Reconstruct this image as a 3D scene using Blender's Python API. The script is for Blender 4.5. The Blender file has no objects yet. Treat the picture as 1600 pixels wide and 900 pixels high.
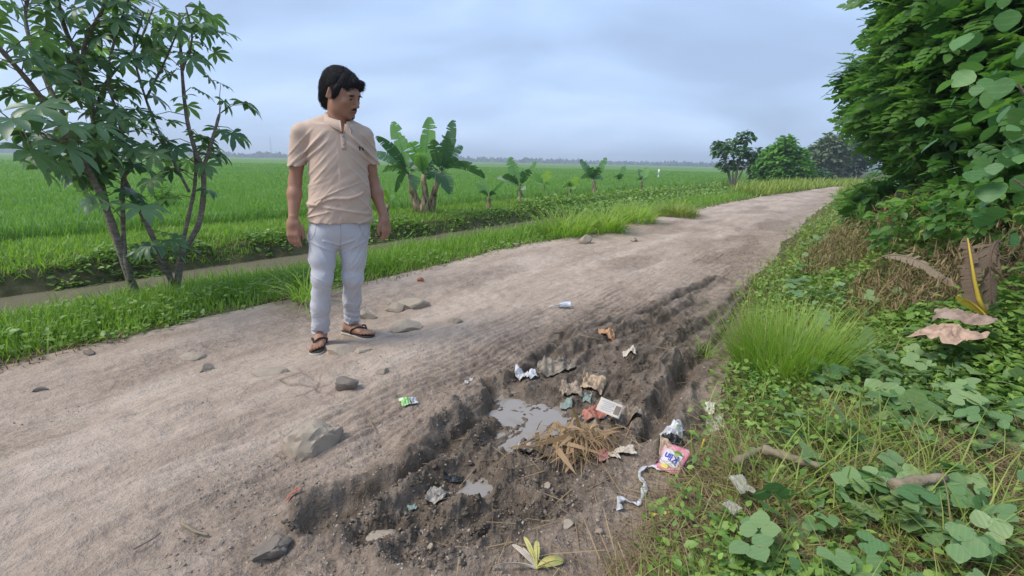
import bpy, bmesh, math, random
import numpy as np
from mathutils import Vector, Matrix
R = math.radians
random.seed(7); rng = np.random.default_rng(11)
S = bpy.context.scene
COL = S.collection
# ------------------------------------------------------------------ camera
F_PX, EYE, PITCH, ROLL = 755.0, 1.15, R(14.6), R(1.15)
cam_d = bpy.data.cameras.new('camera'); cam = bpy.data.objects.new('camera', cam_d); COL.objects.link(cam)
cam_d.sensor_width = 36; cam_d.lens = 36*F_PX/1600; cam_d.clip_start = .05; cam_d.clip_end = 8000
cam.matrix_world = Matrix.Translation((0, 0, EYE)) @ Matrix.Rotation(R(90)-PITCH, 4, 'X') @ Matrix.Rotation(ROLL, 4, 'Z')
S.camera = cam
# ------------------------------------------------------------------ world, sun, exposure
SUN_EL, SUN_AZ = R(52), R(250)          # azimuth clockwise from +Y, the sun stands behind the left shoulder
W = bpy.data.worlds.new('World'); S.world = W; W.use_nodes = True
nt = W.node_tree; nt.nodes.clear(); N = nt.nodes.new; L = nt.links.new
out = N('ShaderNodeOutputWorld'); bg = N('ShaderNodeBackground'); L(bg.outputs[0], out.inputs[0])
bg.inputs['Strength'].default_value = 0.1
sky = N('ShaderNodeTexSky'); sky.sky_type = 'NISHITA'; sky.sun_disc = False
sky.sun_elevation = SUN_EL; sky.sun_rotation = SUN_AZ; sky.dust_density = 2.0; sky.air_density = 1.0
tc = N('ShaderNodeTexCoord'); sep = N('ShaderNodeSeparateXYZ'); L(tc.outputs['Generated'], sep.inputs[0])
# cloud sheet: direction projected on a flat ceiling so that the banks flatten towards the horizon
mz = N('ShaderNodeMath'); mz.operation = 'MAXIMUM'; mz.inputs[1].default_value = 0.0; L(sep.outputs[2], mz.inputs[0])
az_ = N('ShaderNodeMath'); az_.operation = 'ADD'; az_.inputs[1].default_value = 0.45; L(mz.outputs[0], az_.inputs[0])
dv = N('ShaderNodeVectorMath'); dv.operation = 'DIVIDE'; cmb = N('ShaderNodeCombineXYZ')
for i in range(3): L(az_.outputs[0], cmb.inputs[i])
L(tc.outputs['Generated'], dv.inputs[0]); L(cmb.outputs[0], dv.inputs[1])
mp = N('ShaderNodeMapping'); mp.inputs['Rotation'].default_value = (0, 0, R(25)); mp.inputs['Scale'].default_value = (.8, 1.5, 1.0)
mp.inputs['Location'].default_value = (3.1, 1.7, 0); L(dv.outputs[0], mp.inputs[0])
n1 = N('ShaderNodeTexNoise'); n1.inputs['Scale'].default_value = 1.7; n1.inputs['Detail'].default_value = 4; n1.inputs['Roughness'].default_value = .45
n1.inputs['Distortion'].default_value = .3; L(mp.outputs[0], n1.inputs['Vector'])
rmp = N('ShaderNodeValToRGB'); L(n1.outputs['Fac'], rmp.inputs[0])
CS = .79
def sc(c, k=10.0): return (c[0]*k*CS, c[1]*k*CS, c[2]*k*CS, 1)
rmp.color_ramp.elements[0].position = .34; rmp.color_ramp.elements[0].color = sc((.29, .385, .57), 1)
rmp.color_ramp.elements[1].position = .72; rmp.color_ramp.elements[1].color = sc((.54, .68, .93), 1)
e = rmp.color_ramp.elements.new(.53); e.color = sc((.385, .52, .76), 1)
vs = N('ShaderNodeVectorMath'); vs.operation = 'SCALE'; vs.inputs['Scale'].default_value = 10.0; L(rmp.outputs[0], vs.inputs[0])
mx = N('ShaderNodeMix'); mx.data_type = 'RGBA'; mx.inputs[0].default_value = .86
L(sky.outputs[0], mx.inputs[6]); L(vs.outputs[0], mx.inputs[7]); L(mx.outputs[2], bg.inputs[0])
sd = bpy.data.lights.new('sun', 'SUN'); sun = bpy.data.objects.new('sun', sd); COL.objects.link(sun)
sd.energy = 2.0; sd.angle = R(26); sd.color = (1, .94, .85)
dirv = Vector((math.sin(SUN_AZ)*math.cos(SUN_EL), math.cos(SUN_AZ)*math.cos(SUN_EL), math.sin(SUN_EL)))
sun.rotation_euler = dirv.to_track_quat('Z', 'Y').to_euler()
vsx = S.view_settings; vsx.view_transform = 'Standard'; vsx.look = 'None'; vsx.gamma = 1; vsx.exposure = .92; vsx.use_curve_mapping = False
S.render.engine = 'CYCLES'
# ------------------------------------------------------------------ helpers
def pray(u, v):
    x, y = u-800, 450-v; c, s = math.cos(ROLL), math.sin(ROLL)
    xr, yr = x*c-y*s, x*s+y*c
    return Vector((xr, F_PX*math.cos(PITCH)+yr*math.sin(PITCH), -F_PX*math.sin(PITCH)+yr*math.cos(PITCH)))
def un(u, v, z=0.0):
    d = pray(u, v); k = (z-EYE)/d.z; return Vector((d.x*k, d.y*k, z))
def at(u, v, dist):
    d = pray(u, v); k = dist/math.hypot(d.x, d.y); return Vector((d.x*k, d.y*k, EYE+d.z*k))
AZ = R(36); CA, SA = math.cos(AZ), math.sin(AZ)
def st2xy(s, t): return s*SA - t*CA, s*CA + t*SA
def xy2st(x, y): return x*SA + y*CA, -x*CA + y*SA
def _h(ix, iy, seed):
    n = (ix.astype(np.int64)*374761393 + iy.astype(np.int64)*668265263 + seed*1442695041) & 0x7fffffff
    n = ((n ^ (n >> 13))*1274126177) & 0x7fffffff
    n = ((n ^ (n >> 15))*461845907) & 0x7fffffff
    return ((n ^ (n >> 16)) & 0xffffff)/float(0xffffff)
def vn(x, y, seed=0):
    ix, iy = np.floor(x), np.floor(y); fx, fy = x-ix, y-iy
    fx = fx*fx*fx*(fx*(fx*6-15)+10); fy = fy*fy*fy*(fy*(fy*6-15)+10)
    a = _h(ix, iy, seed); b = _h(ix+1, iy, seed); c = _h(ix, iy+1, seed); d = _h(ix+1, iy+1, seed)
    return (a+(b-a)*fx)*(1-fy)+(c+(d-c)*fx)*fy
def fbm(x, y, o=4, seed=0, g=.5):
    x = np.asarray(x, float); y = np.asarray(y, float); s = 0; a = 1; t = 0
    for i in range(o):
        s = s+a*(vn(x*2**i+i*17.3, y*2**i-i*9.1, seed+i)-.5); t += a; a *= g
    return s/t*2          # about -1..1
def ridge(x, y, o=4, seed=0):
    s = 0; a = 1; t = 0
    for i in range(o):
        s = s+a*(1-np.abs(vn(x*2**i+i*7.7, y*2**i+i*3.3, seed+i)*2-1)); t += a; a *= .55
    return s/t
def worley(x, y, seed=0):
    ix, iy = np.floor(x), np.floor(y); f1 = np.full(x.shape, 9.); f2 = f1.copy(); idv = np.zeros(x.shape)
    for dx in (-1, 0, 1):
        for dy in (-1, 0, 1):
            cx, cy = ix+dx, iy+dy; h1 = _h(cx, cy, seed)
            d = np.hypot(cx+h1-x, cy+_h(cx, cy, seed+5)-y)
            m = d < f1; f2 = np.where(m, f1, np.minimum(f2, d)); idv = np.where(m, _h(cx, cy, seed+9), idv); f1 = np.where(m, d, f1)
    return f1, f2, idv
def sstep(a, b, x):
    t = np.clip((x-a)/(b-a), 0, 1); return t*t*(3-2*t)
def polysd(px, py, poly):
    """signed distance to a polygon, negative inside"""
    d = np.full(px.shape, 1e9); ins = np.zeros(px.shape, bool); n = len(poly)
    for i in range(n):
        x0, y0 = poly[i][0], poly[i][1]; x1, y1 = poly[(i+1) % n][0], poly[(i+1) % n][1]
        ex, ey = x1-x0, y1-y0; wx, wy = px-x0, py-y0
        k = np.clip((wx*ex+wy*ey)/(ex*ex+ey*ey+1e-12), 0, 1)
        d = np.minimum(d, np.hypot(wx-ex*k, wy-ey*k))
        c = ((y0 > py) != (y1 > py)) & (px < (x1-x0)*(py-y0)/(y1-y0+1e-12)+x0); ins ^= c
    return np.where(ins, -d, d)
def linesd(px, py, pts, wid=None):
    d = np.full(px.shape, 1e9)
    for (a, b) in zip(pts[:-1], pts[1:]):
        ex, ey = b[0]-a[0], b[1]-a[1]; wx, wy = px-a[0], py-a[1]
        k = np.clip((wx*ex+wy*ey)/(ex*ex+ey*ey+1e-12), 0, 1); d = np.minimum(d, np.hypot(wx-ex*k, wy-ey*k))
    return d
def P(*uv): return [un(u, v)[:2] for u, v in uv]
# ---- objects
def tag(o, label=None, cat=None, group=None, kind=None):
    if label: o['label'] = label
    if cat: o['category'] = cat
    if group: o['group'] = group
    if kind: o['kind'] = kind
    return o
def empty(name, loc=(0, 0, 0), rz=0, label=None, cat=None, group=None):
    o = bpy.data.objects.new(name, None); COL.objects.link(o); o.location = loc; o.rotation_euler = (0, 0, rz); o.empty_display_size = .1
    return tag(o, label, cat, group)
def link(name, me, parent=None, mat=None, smooth=False):
    o = bpy.data.objects.new(name, me); COL.objects.link(o)
    if parent: o.parent = parent
    if mat:
        me.materials.clear(); me.materials.append(mat)
    if smooth: me.shade_smooth()
    return o
def npmesh(name, V, faces, attrs=None, smooth=False):
    """faces: (M,k) int array or a list of such arrays"""
    if isinstance(faces, np.ndarray): faces = [faces]
    faces = [f for f in faces if len(f)]
    me = bpy.data.meshes.new(name)
    me.vertices.add(len(V)); me.vertices.foreach_set('co', np.ascontiguousarray(V, np.float32).ravel())
    tot = np.concatenate([np.full(len(f), f.shape[1]) for f in faces]); start = np.concatenate([[0], np.cumsum(tot)[:-1]])
    me.loops.add(int(tot.sum())); me.loops.foreach_set('vertex_index', np.concatenate([f.ravel() for f in faces]).astype(np.int32))
    me.polygons.add(len(tot)); me.polygons.foreach_set('loop_start', start.astype(np.int32))
    me.update(calc_edges=True)
    if attrs:
        for k, a in attrs.items():
            at_ = me.attributes.new(k, 'FLOAT', 'POINT'); at_.data.foreach_set('value', np.ascontiguousarray(a, np.float32))
    if smooth: me.shade_smooth()
    return me
def rotmats(yaw, pitch, roll):
    """rotation matrices Rz(yaw) Rx(pitch) Ry(roll)"""
    n = len(yaw); cz, sz, cx, sx, cy, sy = np.cos(yaw), np.sin(yaw), np.cos(pitch), np.sin(pitch), np.cos(roll), np.sin(roll)
    Z = np.zeros(n); O = np.ones(n)
    rz = np.stack([cz, -sz, Z, sz, cz, Z, Z, Z, O], 1).reshape(-1, 3, 3)
    rx = np.stack([O, Z, Z, Z, cx, -sx, Z, sx, cx], 1).reshape(-1, 3, 3)
    ry = np.stack([cy, Z, sy, Z, O, Z, -sy, Z, cy], 1).reshape(-1, 3, 3)
    return rz @ rx @ ry
def scatter(name, tmpl, pos, rot, scl, tint=None, parent=None, mat=None, smooth=False):
    """many copies of a small template in one mesh; tmpl = (V, [faces...]) ; 'v' runs 0..1 along the template"""
    V, Fs = tmpl; n = len(pos); k = len(V); pos = np.asarray(pos, float)
    scl = np.asarray(scl, float); scl = scl[:, None, None] if scl.ndim == 1 else scl[:, None, :]
    P_ = np.einsum('nij,nkj->nki', rot, V[None]*scl) + pos[:, None, :]
    F2 = [(f[None]+(np.arange(n)*k)[:, None, None]).reshape(-1, f.shape[1]) for f in Fs]
    tint = rng.random(n) if tint is None else tint
    zmax = max(1e-6, V[:, 1].max())
    me = npmesh(name, P_.reshape(-1, 3), F2, {'tint': np.repeat(tint, k), 'v': np.tile(V[:, 1]/zmax, n)}, smooth)
    return link(name, me, parent, mat)
def tubemesh(paths, rad, nseg=6, cap=True):
    """paths: list of (list of points, list of radii) -> V, faces list, v attribute"""
    Vs, Q, T = [], [], []; off = 0; att = []
    for pts, rr in paths:
        pts = [Vector(p) for p in pts]; n = len(pts)
        up = Vector((.13, .21, 1)).normalized(); prev = None
        for i, p in enumerate(pts):
            d = (pts[min(i+1, n-1)]-pts[max(i-1, 0)]).normalized()
            if prev is None:
                a = d.cross(up); a = d.cross(Vector((1, 0, 0))) if a.length < .05 else a
            else: a = prev - d*prev.dot(d)
            a.normalize(); prev = a; b = d.cross(a); r = rr[i] if hasattr(rr, '__len__') else rr
            for k in range(nseg):
                th = 2*math.pi*k/nseg; Vs.append(p+a*math.cos(th)*r+b*math.sin(th)*r); att.append(i/max(1, n-1))
        for i in range(n-1):
            for k in range(nseg):
                k2 = (k+1) % nseg; Q.append((off+i*nseg+k, off+i*nseg+k2, off+(i+1)*nseg+k2, off+(i+1)*nseg+k))
        for end, i in ((0, 0), (1, n-1)):
            c = len(Vs); Vs.append(pts[i]); att.append(end)
            for k in range(nseg):
                k2 = (k+1) % nseg; a_, b_ = off+i*nseg+k, off+i*nseg+k2
                T.append((c, b_, a_) if end == 0 else (c, a_, b_))
        off = len(Vs)
    return np.array([tuple(v) for v in Vs]), [np.array(Q), np.array(T)], np.array(att)
def tube(name, paths, mat, parent=None, nseg=8, tint=.5):
    V, Fs, a = tubemesh(paths, None, nseg)
    return link(name, npmesh(name, V, Fs, {'v': a, 'tint': np.full(len(V), tint)}, True), parent, mat)
def smooth_path(pts, n=8):
    """Catmull-Rom through points (tuples of any length)"""
    p = [np.array(q, float) for q in pts]; p = [2*p[0]-p[1]]+p+[2*p[-1]-p[-2]]; o = []
    for i in range(1, len(p)-2):
        for j in range(n):
            t = j/n; a, b, c, d = p[i-1], p[i], p[i+1], p[i+2]
            o.append(.5*((2*b)+(-a+c)*t+(2*a-5*b+4*c-d)*t*t+(-a+3*b-3*c+d)*t**3))
    o.append(p[-2]); return o
# ------------------------------------------------------------------ materials
def mat(name, base=(.5, .5, .5), rough=.8, spec=.3, metal=0):
    m = bpy.data.materials.new(name); m.use_nodes = True; b = m.node_tree.nodes['Principled BSDF']
    b.inputs['Base Color'].default_value = (*base, 1); b.inputs['Roughness'].default_value = rough
    b.inputs['Specular IOR Level'].default_value = spec; b.inputs['Metallic'].default_value = metal
    return m, m.node_tree, b
def nz(t, scale, detail=4, rough=.55, vec=None, dist=0):
    n = t.nodes.new('ShaderNodeTexNoise'); n.inputs['Scale'].default_value = scale; n.inputs['Detail'].default_value = detail
    n.inputs['Roughness'].default_value = rough; n.inputs['Distortion'].default_value = dist
    if vec is not None: t.links.new(vec, n.inputs['Vector'])
    return n.outputs['Fac']
def objco(t, scale=(1, 1, 1), rot=(0, 0, 0)):
    c = t.nodes.new('ShaderNodeTexCoord'); m = t.nodes.new('ShaderNodeMapping'); m.inputs['Scale'].default_value = scale; m.inputs['Rotation'].default_value = rot
    t.links.new(c.outputs['Object'], m.inputs[0]); return m.outputs[0]
def ramp(t, fac, stops):
    r = t.nodes.new('ShaderNodeValToRGB'); el = r.color_ramp.elements
    while len(el) < len(stops): el.new(.5)
    for e_, (p, c) in zip(el, stops):
        e_.position = p; e_.color = (*c, 1) if len(c) == 3 else c
    t.links.new(fac, r.inputs[0]); return r.outputs[0]
def mixc(t, fac, a, b, mode='MIX'):
    m = t.nodes.new('ShaderNodeMix'); m.data_type = 'RGBA'; m.blend_type = mode
    for i, x in ((0, fac), (6, a), (7, b)):
        if isinstance(x, bpy.types.NodeSocket): t.links.new(x, m.inputs[i])
        else: m.inputs[i].default_value = x if i == 0 else (*x, 1)
    return m.outputs[2]
def mth(t, op, a, b=None, clamp=False):
    m = t.nodes.new('ShaderNodeMath'); m.operation = op; m.use_clamp = clamp
    for i, x in ((0, a), (1, b)):
        if x is None: continue
        if isinstance(x, bpy.types.NodeSocket): t.links.new(x, m.inputs[i])
        else: m.inputs[i].default_value = x
    return m.outputs[0]
def attr(t, name):
    a = t.nodes.new('ShaderNodeAttribute'); a.attribute_name = name; return a.outputs['Fac']
def bump(t, b, h, strength=.5, dist=.01):
    n = t.nodes.new('ShaderNodeBump'); n.inputs['Strength'].default_value = strength; n.inputs['Distance'].default_value = dist
    t.links.new(h, n.inputs['Height']); t.links.new(n.outputs[0], b.inputs['Normal']); return n
def leafmat(name, c0, c1, trans=.35, rough=.5, tip=None, spec=.35, dead=None, veins=0):
    """leaf / blade: colour runs from c0 to c1 with the 'tint' of each leaf; part of the light passes through"""
    m, t, b = mat(name, c0, rough, spec)
    a = attr(t, 'tint'); col = ramp(t, a, [(0, c0), (1, c1)] if dead is None else [(0, c0), (.90, c1), (.94, dead), (1, dead)])
    if tip: col = mixc(t, mth(t, 'MULTIPLY', attr(t, 'v'), .8), col, tip)
    if veins:
        sn = mth(t, 'SINE', mth(t, 'MULTIPLY', attr(t, 'v'), veins)); col = mixc(t, mth(t, 'MULTIPLY', mth(t, 'GREATER_THAN', sn, .90), .12), col, (.42, .50, .25)); bump(t, b, sn, .08, .002)
        sp = nz(t, 60, 3, .6, objco(t)); col = mixc(t, mth(t, 'MULTIPLY', mth(t, 'GREATER_THAN', sp, .66), .5), col, (.30, .27, .12))
    n = nz(t, 9, 3, .6, objco(t)); col = mixc(t, .45, col, mixc(t, n, (.45, .45, .45), (1.5, 1.5, 1.4)), 'MULTIPLY')
    t.links.new(col, b.inputs['Base Color'])
    tr = t.nodes.new('ShaderNodeBsdfTranslucent'); c2 = mixc(t, 1.0, col, (1.25, 1.35, .7), 'MULTIPLY'); t.links.new(c2, tr.inputs[0])
    mx_ = t.nodes.new('ShaderNodeMixShader'); mx_.inputs[0].default_value = trans
    t.links.new(b.outputs[0], mx_.inputs[1]); t.links.new(tr.outputs[0], mx_.inputs[2])
    t.links.new(mx_.outputs[0], t.nodes['Material Output'].inputs[0]); return m
# ------------------------------------------------------------------ the ground
TL = np.array([(-30, 3.7), (0, 3.72), (5.3, 3.87), (6.9, 3.78), (9.9, 3.88), (14.3, 3.77), (23.3, 3.5), (38, 2.3), (46, .8), (60, -4), (80, -13), (200, -90), (2000, -1500)])
TR = np.array([(-30, .2), (0, .25), (1.1, .38), (2.25, .42), (3.0, .55), (4.3, .77), (6.7, .91), (11.9, 1.1), (18.9, 1.15), (35, .9), (44, -1.4), (60, -7), (80, -16.5), (200, -94), (2000, -1505)])
WATER_Z = -.29
def tl(s): return np.interp(s, TL[:, 0], TL[:, 1])
def tr(s): return np.interp(s, TR[:, 0], TR[:, 1])
MUD = P((470, 822), (560, 795), (640, 745), (700, 670), (780, 598), (850, 556), (930, 522), (1000, 500), (1050, 490), (1075, 505), (1045, 560), (1025, 600), (1015, 650), (960, 700), (900, 780), (800, 830), (690, 872), (600, 868), (540, 840))
RUTS = [(P((500, 818), (560, 790), (640, 745), (700, 695), (760, 640), (800, 600)), .035, .058),
        (P((790, 607), (830, 574), (885, 528)), .030, .045), (P((600, 800), (700, 735), (770, 680), (800, 655)), .022, .03), (P((870, 560), (960, 525), (1040, 500), (1090, 470)), .020, .03), (P((1000, 700), (1035, 640), (1075, 580), (1130, 520), (1185, 440)), .022, .04),
        (P((880, 524), (950, 507), (1010, 490), (1070, 458), (1120, 435)), .022, .045),
        (P((1000, 590), (1040, 560), (1080, 522), (1125, 490), (1160, 455)), .024, .045),
        (P((1020, 690), (1030, 640), (1055, 600), (1080, 585)), .05, .06),
        (P((640, 862), (720, 820), (800, 780)), .05, .05), (P((1095, 690), (1110, 650)), .04, .05)]
PUD = [P((762, 600), (800, 598), (830, 620), (870, 622), (905, 640), (880, 662), (850, 690), (820, 672), (790, 700), (768, 690), (782, 650)),
       P((905, 640), (935, 632), (960, 612), (985, 608), (980, 628), (950, 640), (915, 648)),
       P((692, 752), (722, 728), (762, 722), (770, 745), (752, 772), (712, 768)),
       P((845, 690), (890, 668), (905, 680), (870, 705), (850, 712)), P((650, 808), (676, 800), (680, 812), (660, 818))]
RIDG = [P((470, 800), (560, 760), (640, 715), (700, 660)), P((985, 560), (1030, 540), (1075, 505)), P((1005, 640), (1010, 600), (1050, 575)), P((640, 690), (700, 640), (760, 600))]
PUD_Z = -.052
def smin(a, b, k):
    h = np.clip(.5+.5*(b-a)/k, 0, 1); return b*(1-h)+a*h-k*h*(1-h)
def ground(x, y, full=False):
    x = np.asarray(x, float); y = np.asarray(y, float); s, t = xy2st(x, y); r = np.hypot(x, y)
    wob = .10*fbm(s*.9, t*.9, 3, 3)*sstep(40, 15, s) + .5*fbm(s*.05, t*.05, 2, 4)*sstep(20, 60, s)
    a, b = tl(s)+wob, tr(s)+wob*.9
    ft = sstep(0, 1.0, t-a)                                     # bank left of the road
    z = np.zeros(x.shape)
    z = z + .035*fbm(x*.6, y*.6, 3, 21) + .018*fbm(x*2.1, y*2.1, 4, 22)
    near = sstep(14, 6, r)
    # drivers' wheel tracks: long shallow troughs along the road
    z = z - .02*np.exp(-((t-2.9)/.35)**2) - .02*np.exp(-((t-1.5)/.4)**2)*sstep(4, 6, s) + .02*np.exp(-((t-2.2)/.35)**2)*near
    onroad = sstep(-.15, .15, t-b)*sstep(-.15, .15, a-t)
    # rough stony surface
    st_ = fbm(s*3, t*7, 4, 31); z = z + .010*st_*onroad + .010*near*onroad*np.clip(ridge(s*1.1+.3*fbm(x*2, y*2, 2, 30), t*6, 4, 32)-.5, 0, 1)
    z = z + onroad*near*(.0045*fbm(x*22, y*22, 3, 33)+.012*np.clip(ridge(s*2.2, t*5.5, 3, 35)-.62, 0, 1))
    lumps = sstep(.45, .75, fbm(x*1.3+4, y*1.3, 2, 36)*.5+.5)
    f1, f2, idv = worley(x*7, y*7, 41); z = z + onroad*near*lumps*.016*np.clip(1-f1*1.5, 0, 1)
    # tread marks left of the mud
    trd = np.clip(1.2-np.abs(linesd(x, y, P((420, 760), (600, 660), (800, 540), (1000, 450), (1100, 420), (1160, 370))))/.5, 0, 1)*sstep(.15, .6, fbm(s*1.2, t*3, 2, 43)*.5+.62)
    z = z + near*trd*(.0065*np.sin((t+.05*fbm(s*.7, t, 2, 47))*2*np.pi/.05)*sstep(.30, .6, fbm(s*1.5, t*5, 2, 46)*.5+.5)+.022*(ridge(s*1.5+.15*fbm(x*4, y*4, 2, 44), t*14, 4, 45)-.5)+.010*(ridge(s*5, t*24, 3, 48)-.5)*sstep(-.2, .5, fbm(s*2, t*3, 2, 42)))
    trd2 = np.clip(1-np.abs(linesd(x, y, P((1090, 600), (1140, 500), (1170, 440))))/.22, 0, 1); z = z + near*trd2*.005*np.sin((t+.03*fbm(s, t, 2, 49))*2*np.pi/.06)
    # dried cracked crust in front of the man
    ck = np.exp(-(((x+1.65)/1.0)**2+((y-2.05)/.5)**2)**2); w1, w2, _ = worley(x*5+.5*fbm(x*4, y*4, 3, 51), y*5+.5*fbm(x*4+9, y*4, 3, 52), 53)
    crack = ck*np.clip(1-(w2-w1)/.085, 0, 1)*sstep(-.25, .25, fbm(x*2, y*2, 2, 54)); z = z - .008*sstep(.3, .7, crack)
    # the mud hole: shallow, churned into lumps, with steep little scarps and wheel ruts
    md = polysd(x, y, MUD) + .06*fbm(x*3.5, y*3.5, 3, 61)+.015*fbm(x*17, y*17, 2, 60); m = sstep(.07, -.05, md); m2 = sstep(.22, .0, md)
    qx, qy = s+.05*fbm(x*5, y*5, 2, 62), t+.04*fbm(x*5+7, y*5, 2, 64)
    wx_, wy_ = s+.10*fbm(x*3, y*3, 3, 63), t+.05*fbm(x*3+5, y*3, 3, 65)
    brk = sstep(.30, .62, fbm(x*2.6, y*2.6, 3, 67)*.5+.5)
    r1, r2, r3 = ridge(wx_*3.2, wy_*10, 3, 63), ridge(wx_*9, wy_*17, 3, 65), ridge(x*34, y*34, 3, 66)
    lump = .075*(r1-.55)+.048*(r2-.5)*(.35+.65*brk)+.026*(r3-.5)*(.4+.6*brk)+.030
    c2 = 1-r2
    z = z + m*(-.054+.028*fbm(s*1.6, t*2.4, 3, 70))+m2*lump*(.35+.65*m)+.005*fbm(x*34, y*34, 3, 68)*m2
    rim = np.exp(-((md-.01)/.06)**2); z = z + rim*.022*ridge(s*4, t*8, 3, 71)
    for q in RIDG:
        d = linesd(x, y, q)+.02*fbm(x*7, y*7, 2, 69); z = z + .040*np.exp(-(d/.055)**2)*(.4+ridge(s*5, t*9, 3, 72))
    for q, w_, dp in RUTS:
        d = linesd(x, y, q)+.030*fbm(x*5, y*5, 3, 73)+.010*fbm(x*22, y*22, 2, 38); z = z - dp*.9*sstep(w_+.016, w_-.03, d)*(.6+.4*sstep(-.5, .3, fbm(s*2.2, t*2, 2, 40))) + .030*np.exp(-((d-w_-.045)/.03)**2)*ridge(s*5, t*12, 3, 39)
    z = np.where(m > .5, np.maximum(z, PUD_Z+.006+.01*c2), z)
    wet = np.clip(sstep(.08, -.05, md)*(.62+.38*brk)+.30*sstep(.75, 0, md)*sstep(-.4, .3, fbm(s*1.6, t*5, 3, 74)), 0, 1)
    for q, w_, dp in RUTS: wet = np.maximum(wet, np.exp(-((linesd(x, y, q)-.02)/.085)**2)*1.0)
    for q in PUD:
        d = polysd(x, y, q)+.022*fbm(x*12, y*12, 3, 75)+.012*fbm(x*30, y*30, 2, 77); k = sstep(.05, -.012, d); z = z*(1-k)+k*(PUD_Z-.006-.010*sstep(0, -.08, d)+.055*(ridge(s*6+.3*fbm(x*5, y*5, 2, 78), t*13, 3, 76)-.56)+.012*(ridge(x*40, y*40, 2, 79)-.5))
        wet = np.maximum(wet, sstep(.05, .01, d))
    crm = np.clip(sstep(.9, .0, md)*.8+sstep(.0, .5, fbm(s*.9+3, t*1.9, 3, 93))*.7+sstep(1.2, .3, t-b)*.6, 0, 1)*onroad
    z = z + near*crm*(1-m)*(.012*(ridge(x*9, y*9, 3, 94)-.5)+.007*fbm(x*26, y*26, 3, 95)+.004*fbm(x*60, y*60, 2, 96))
    # bank, canal, far bank, field
    bt = t-wob*.6
    prof_t = [-1, 3.9, 4.6, 5.3, 6.0, 6.25, 6.5, 6.75, 6.95, 7.15, 7.5, 8.5, 9.0, 9.3, 14, 4000]
    prof_z = [0, .0, -.04, -.16, -.31, -.42, -.55, -.52, -.30, -.05, .0, .0, -.03, -.13, -.15, -.15]
    s0 = sstep(60, 30, s)
    bankz = np.interp(bt, prof_t, prof_z)*s0 + -.08*(1-s0)*ft
    z = z*(1-ft) + ft*(bankz + .03*fbm(x*1.7, y*1.7, 3, 81)*sstep(9.2, 8.6, bt) + .035*fbm(x*6, y*6, 3, 82)*np.exp(-((bt-7.0)/.3)**2))
    # right verge rises a little and is rough
    vr = sstep(0, 1.6, b-t); z = z + vr*(.10+.05*fbm(x*1.1, y*1.1, 3, 91)) + sstep(0, .2, b-t)*.015*fbm(x*7, y*7, 3, 92)
    far = sstep(60, 200, r); z = z*(1-far) - .12*far
    if full: return z, a, b, wet, crack, crm, s, t
    return z
def gz(x, y): return float(ground(np.array([x]), np.array([y]))[0])
def on(u, v, dz=0.0):
    p = un(u, v)
    for _ in range(4): p = un(u, v, gz(p.x, p.y))
    return Vector((p.x, p.y, p.z+dz))
rr = np.concatenate([np.linspace(.05, .85, 14), np.linspace(.88, 3.2, 300), 3.2+np.cumsum(np.linspace(.0095, .05, 300)), [0]])[:-1]
rmax = rr[-1]; rr = np.concatenate([rr, np.geomspace(rmax*1.006, 1900, 240)])
thf = np.radians(np.arange(-57, 57.001, .125)); thc = np.radians(np.arange(60, 300.1, 4)); th = np.concatenate([thf, thc])
RRg, THg = np.meshgrid(rr, th, indexing='ij'); GX, GY = RRg*np.sin(THg), RRg*np.cos(THg)
GZ, ga, gb, gwet, gcr, gmd, gs, gt = ground(GX, GY, True)
nr, nth = GX.shape
I, J = np.meshgrid(np.arange(nr-1), np.arange(nth), indexing='ij'); J2 = (J+1) % nth
quad = np.stack([I*nth+J, (I+1)*nth+J, (I+1)*nth+J2, I*nth+J2], -1).reshape(-1, 4)
VV = np.stack([GX, GY, GZ], -1).reshape(-1, 3)
fs = gs.ravel()[quad[:, 0]]; ft_ = gt.ravel()[quad[:, 0]]; fa = ga.ravel()[quad[:, 0]]; fb = gb.ravel()[quad[:, 0]]
isroad = (ft_ < fa) & (ft_ > fb); isleft = (ft_ >= fa) & (ft_ < 9.15); isfield = (ft_ >= 9.15); isright = ft_ <= fb
def submesh(name, mask, m, label=None):
    q = quad[mask]; u, inv = np.unique(q, return_inverse=True)
    me = npmesh(name, VV[u], inv.reshape(-1, 4), {'wet': gwet.ravel()[u], 'crack': gcr.ravel()[u], 'crumb': gmd.ravel()[u], 'edge': np.minimum(gt-gb, ga-gt).ravel()[u]}, True)
    return tag(link(name, me, None, m), kind='structure')
# dirt
mroad, t, b = mat('dirt', rough=.95, spec=.15)
co = objco(t); cs = objco(t, (1, 1, 1), (0, 0, AZ)); 
stt = t.nodes.new('ShaderNodeMapping'); stt.inputs['Scale'].default_value = (3.0, .7, 1); t.links.new(cs, stt.inputs[0])
big = nz(t, 1.1, 5, .6, stt.outputs[0]); mid = nz(t, 9, 5, .65, co); fine = nz(t, 90, 4, .7, co); strk = t.nodes.new('ShaderNodeMapping'); strk.inputs['Scale'].default_value = (30, 5, 1); t.links.new(cs, strk.inputs[0]); stk = nz(t, 1, 5, .7, strk.outputs[0]); n25 = nz(t, 30, 4, .7, co)
cr_ = attr(t, 'crumb'); dry = ramp(t, big, [(.30, (.31, .238, .182)), (.5, (.395, .312, .247)), (.68, (.47, .382, .31))]); dry = mixc(t, mth(t, 'MULTIPLY', cr_, .75), dry, (.225, .172, .130))
dry = mixc(t, mth(t, 'ADD', mth(t, 'MULTIPLY', cr_, .4), .22), dry, ramp(t, mid, [(.3, (.55, .52, .50)), (.5, (1, 1, 1)), (.7, (1.25, 1.25, 1.25))]), 'MULTIPLY')
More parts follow.
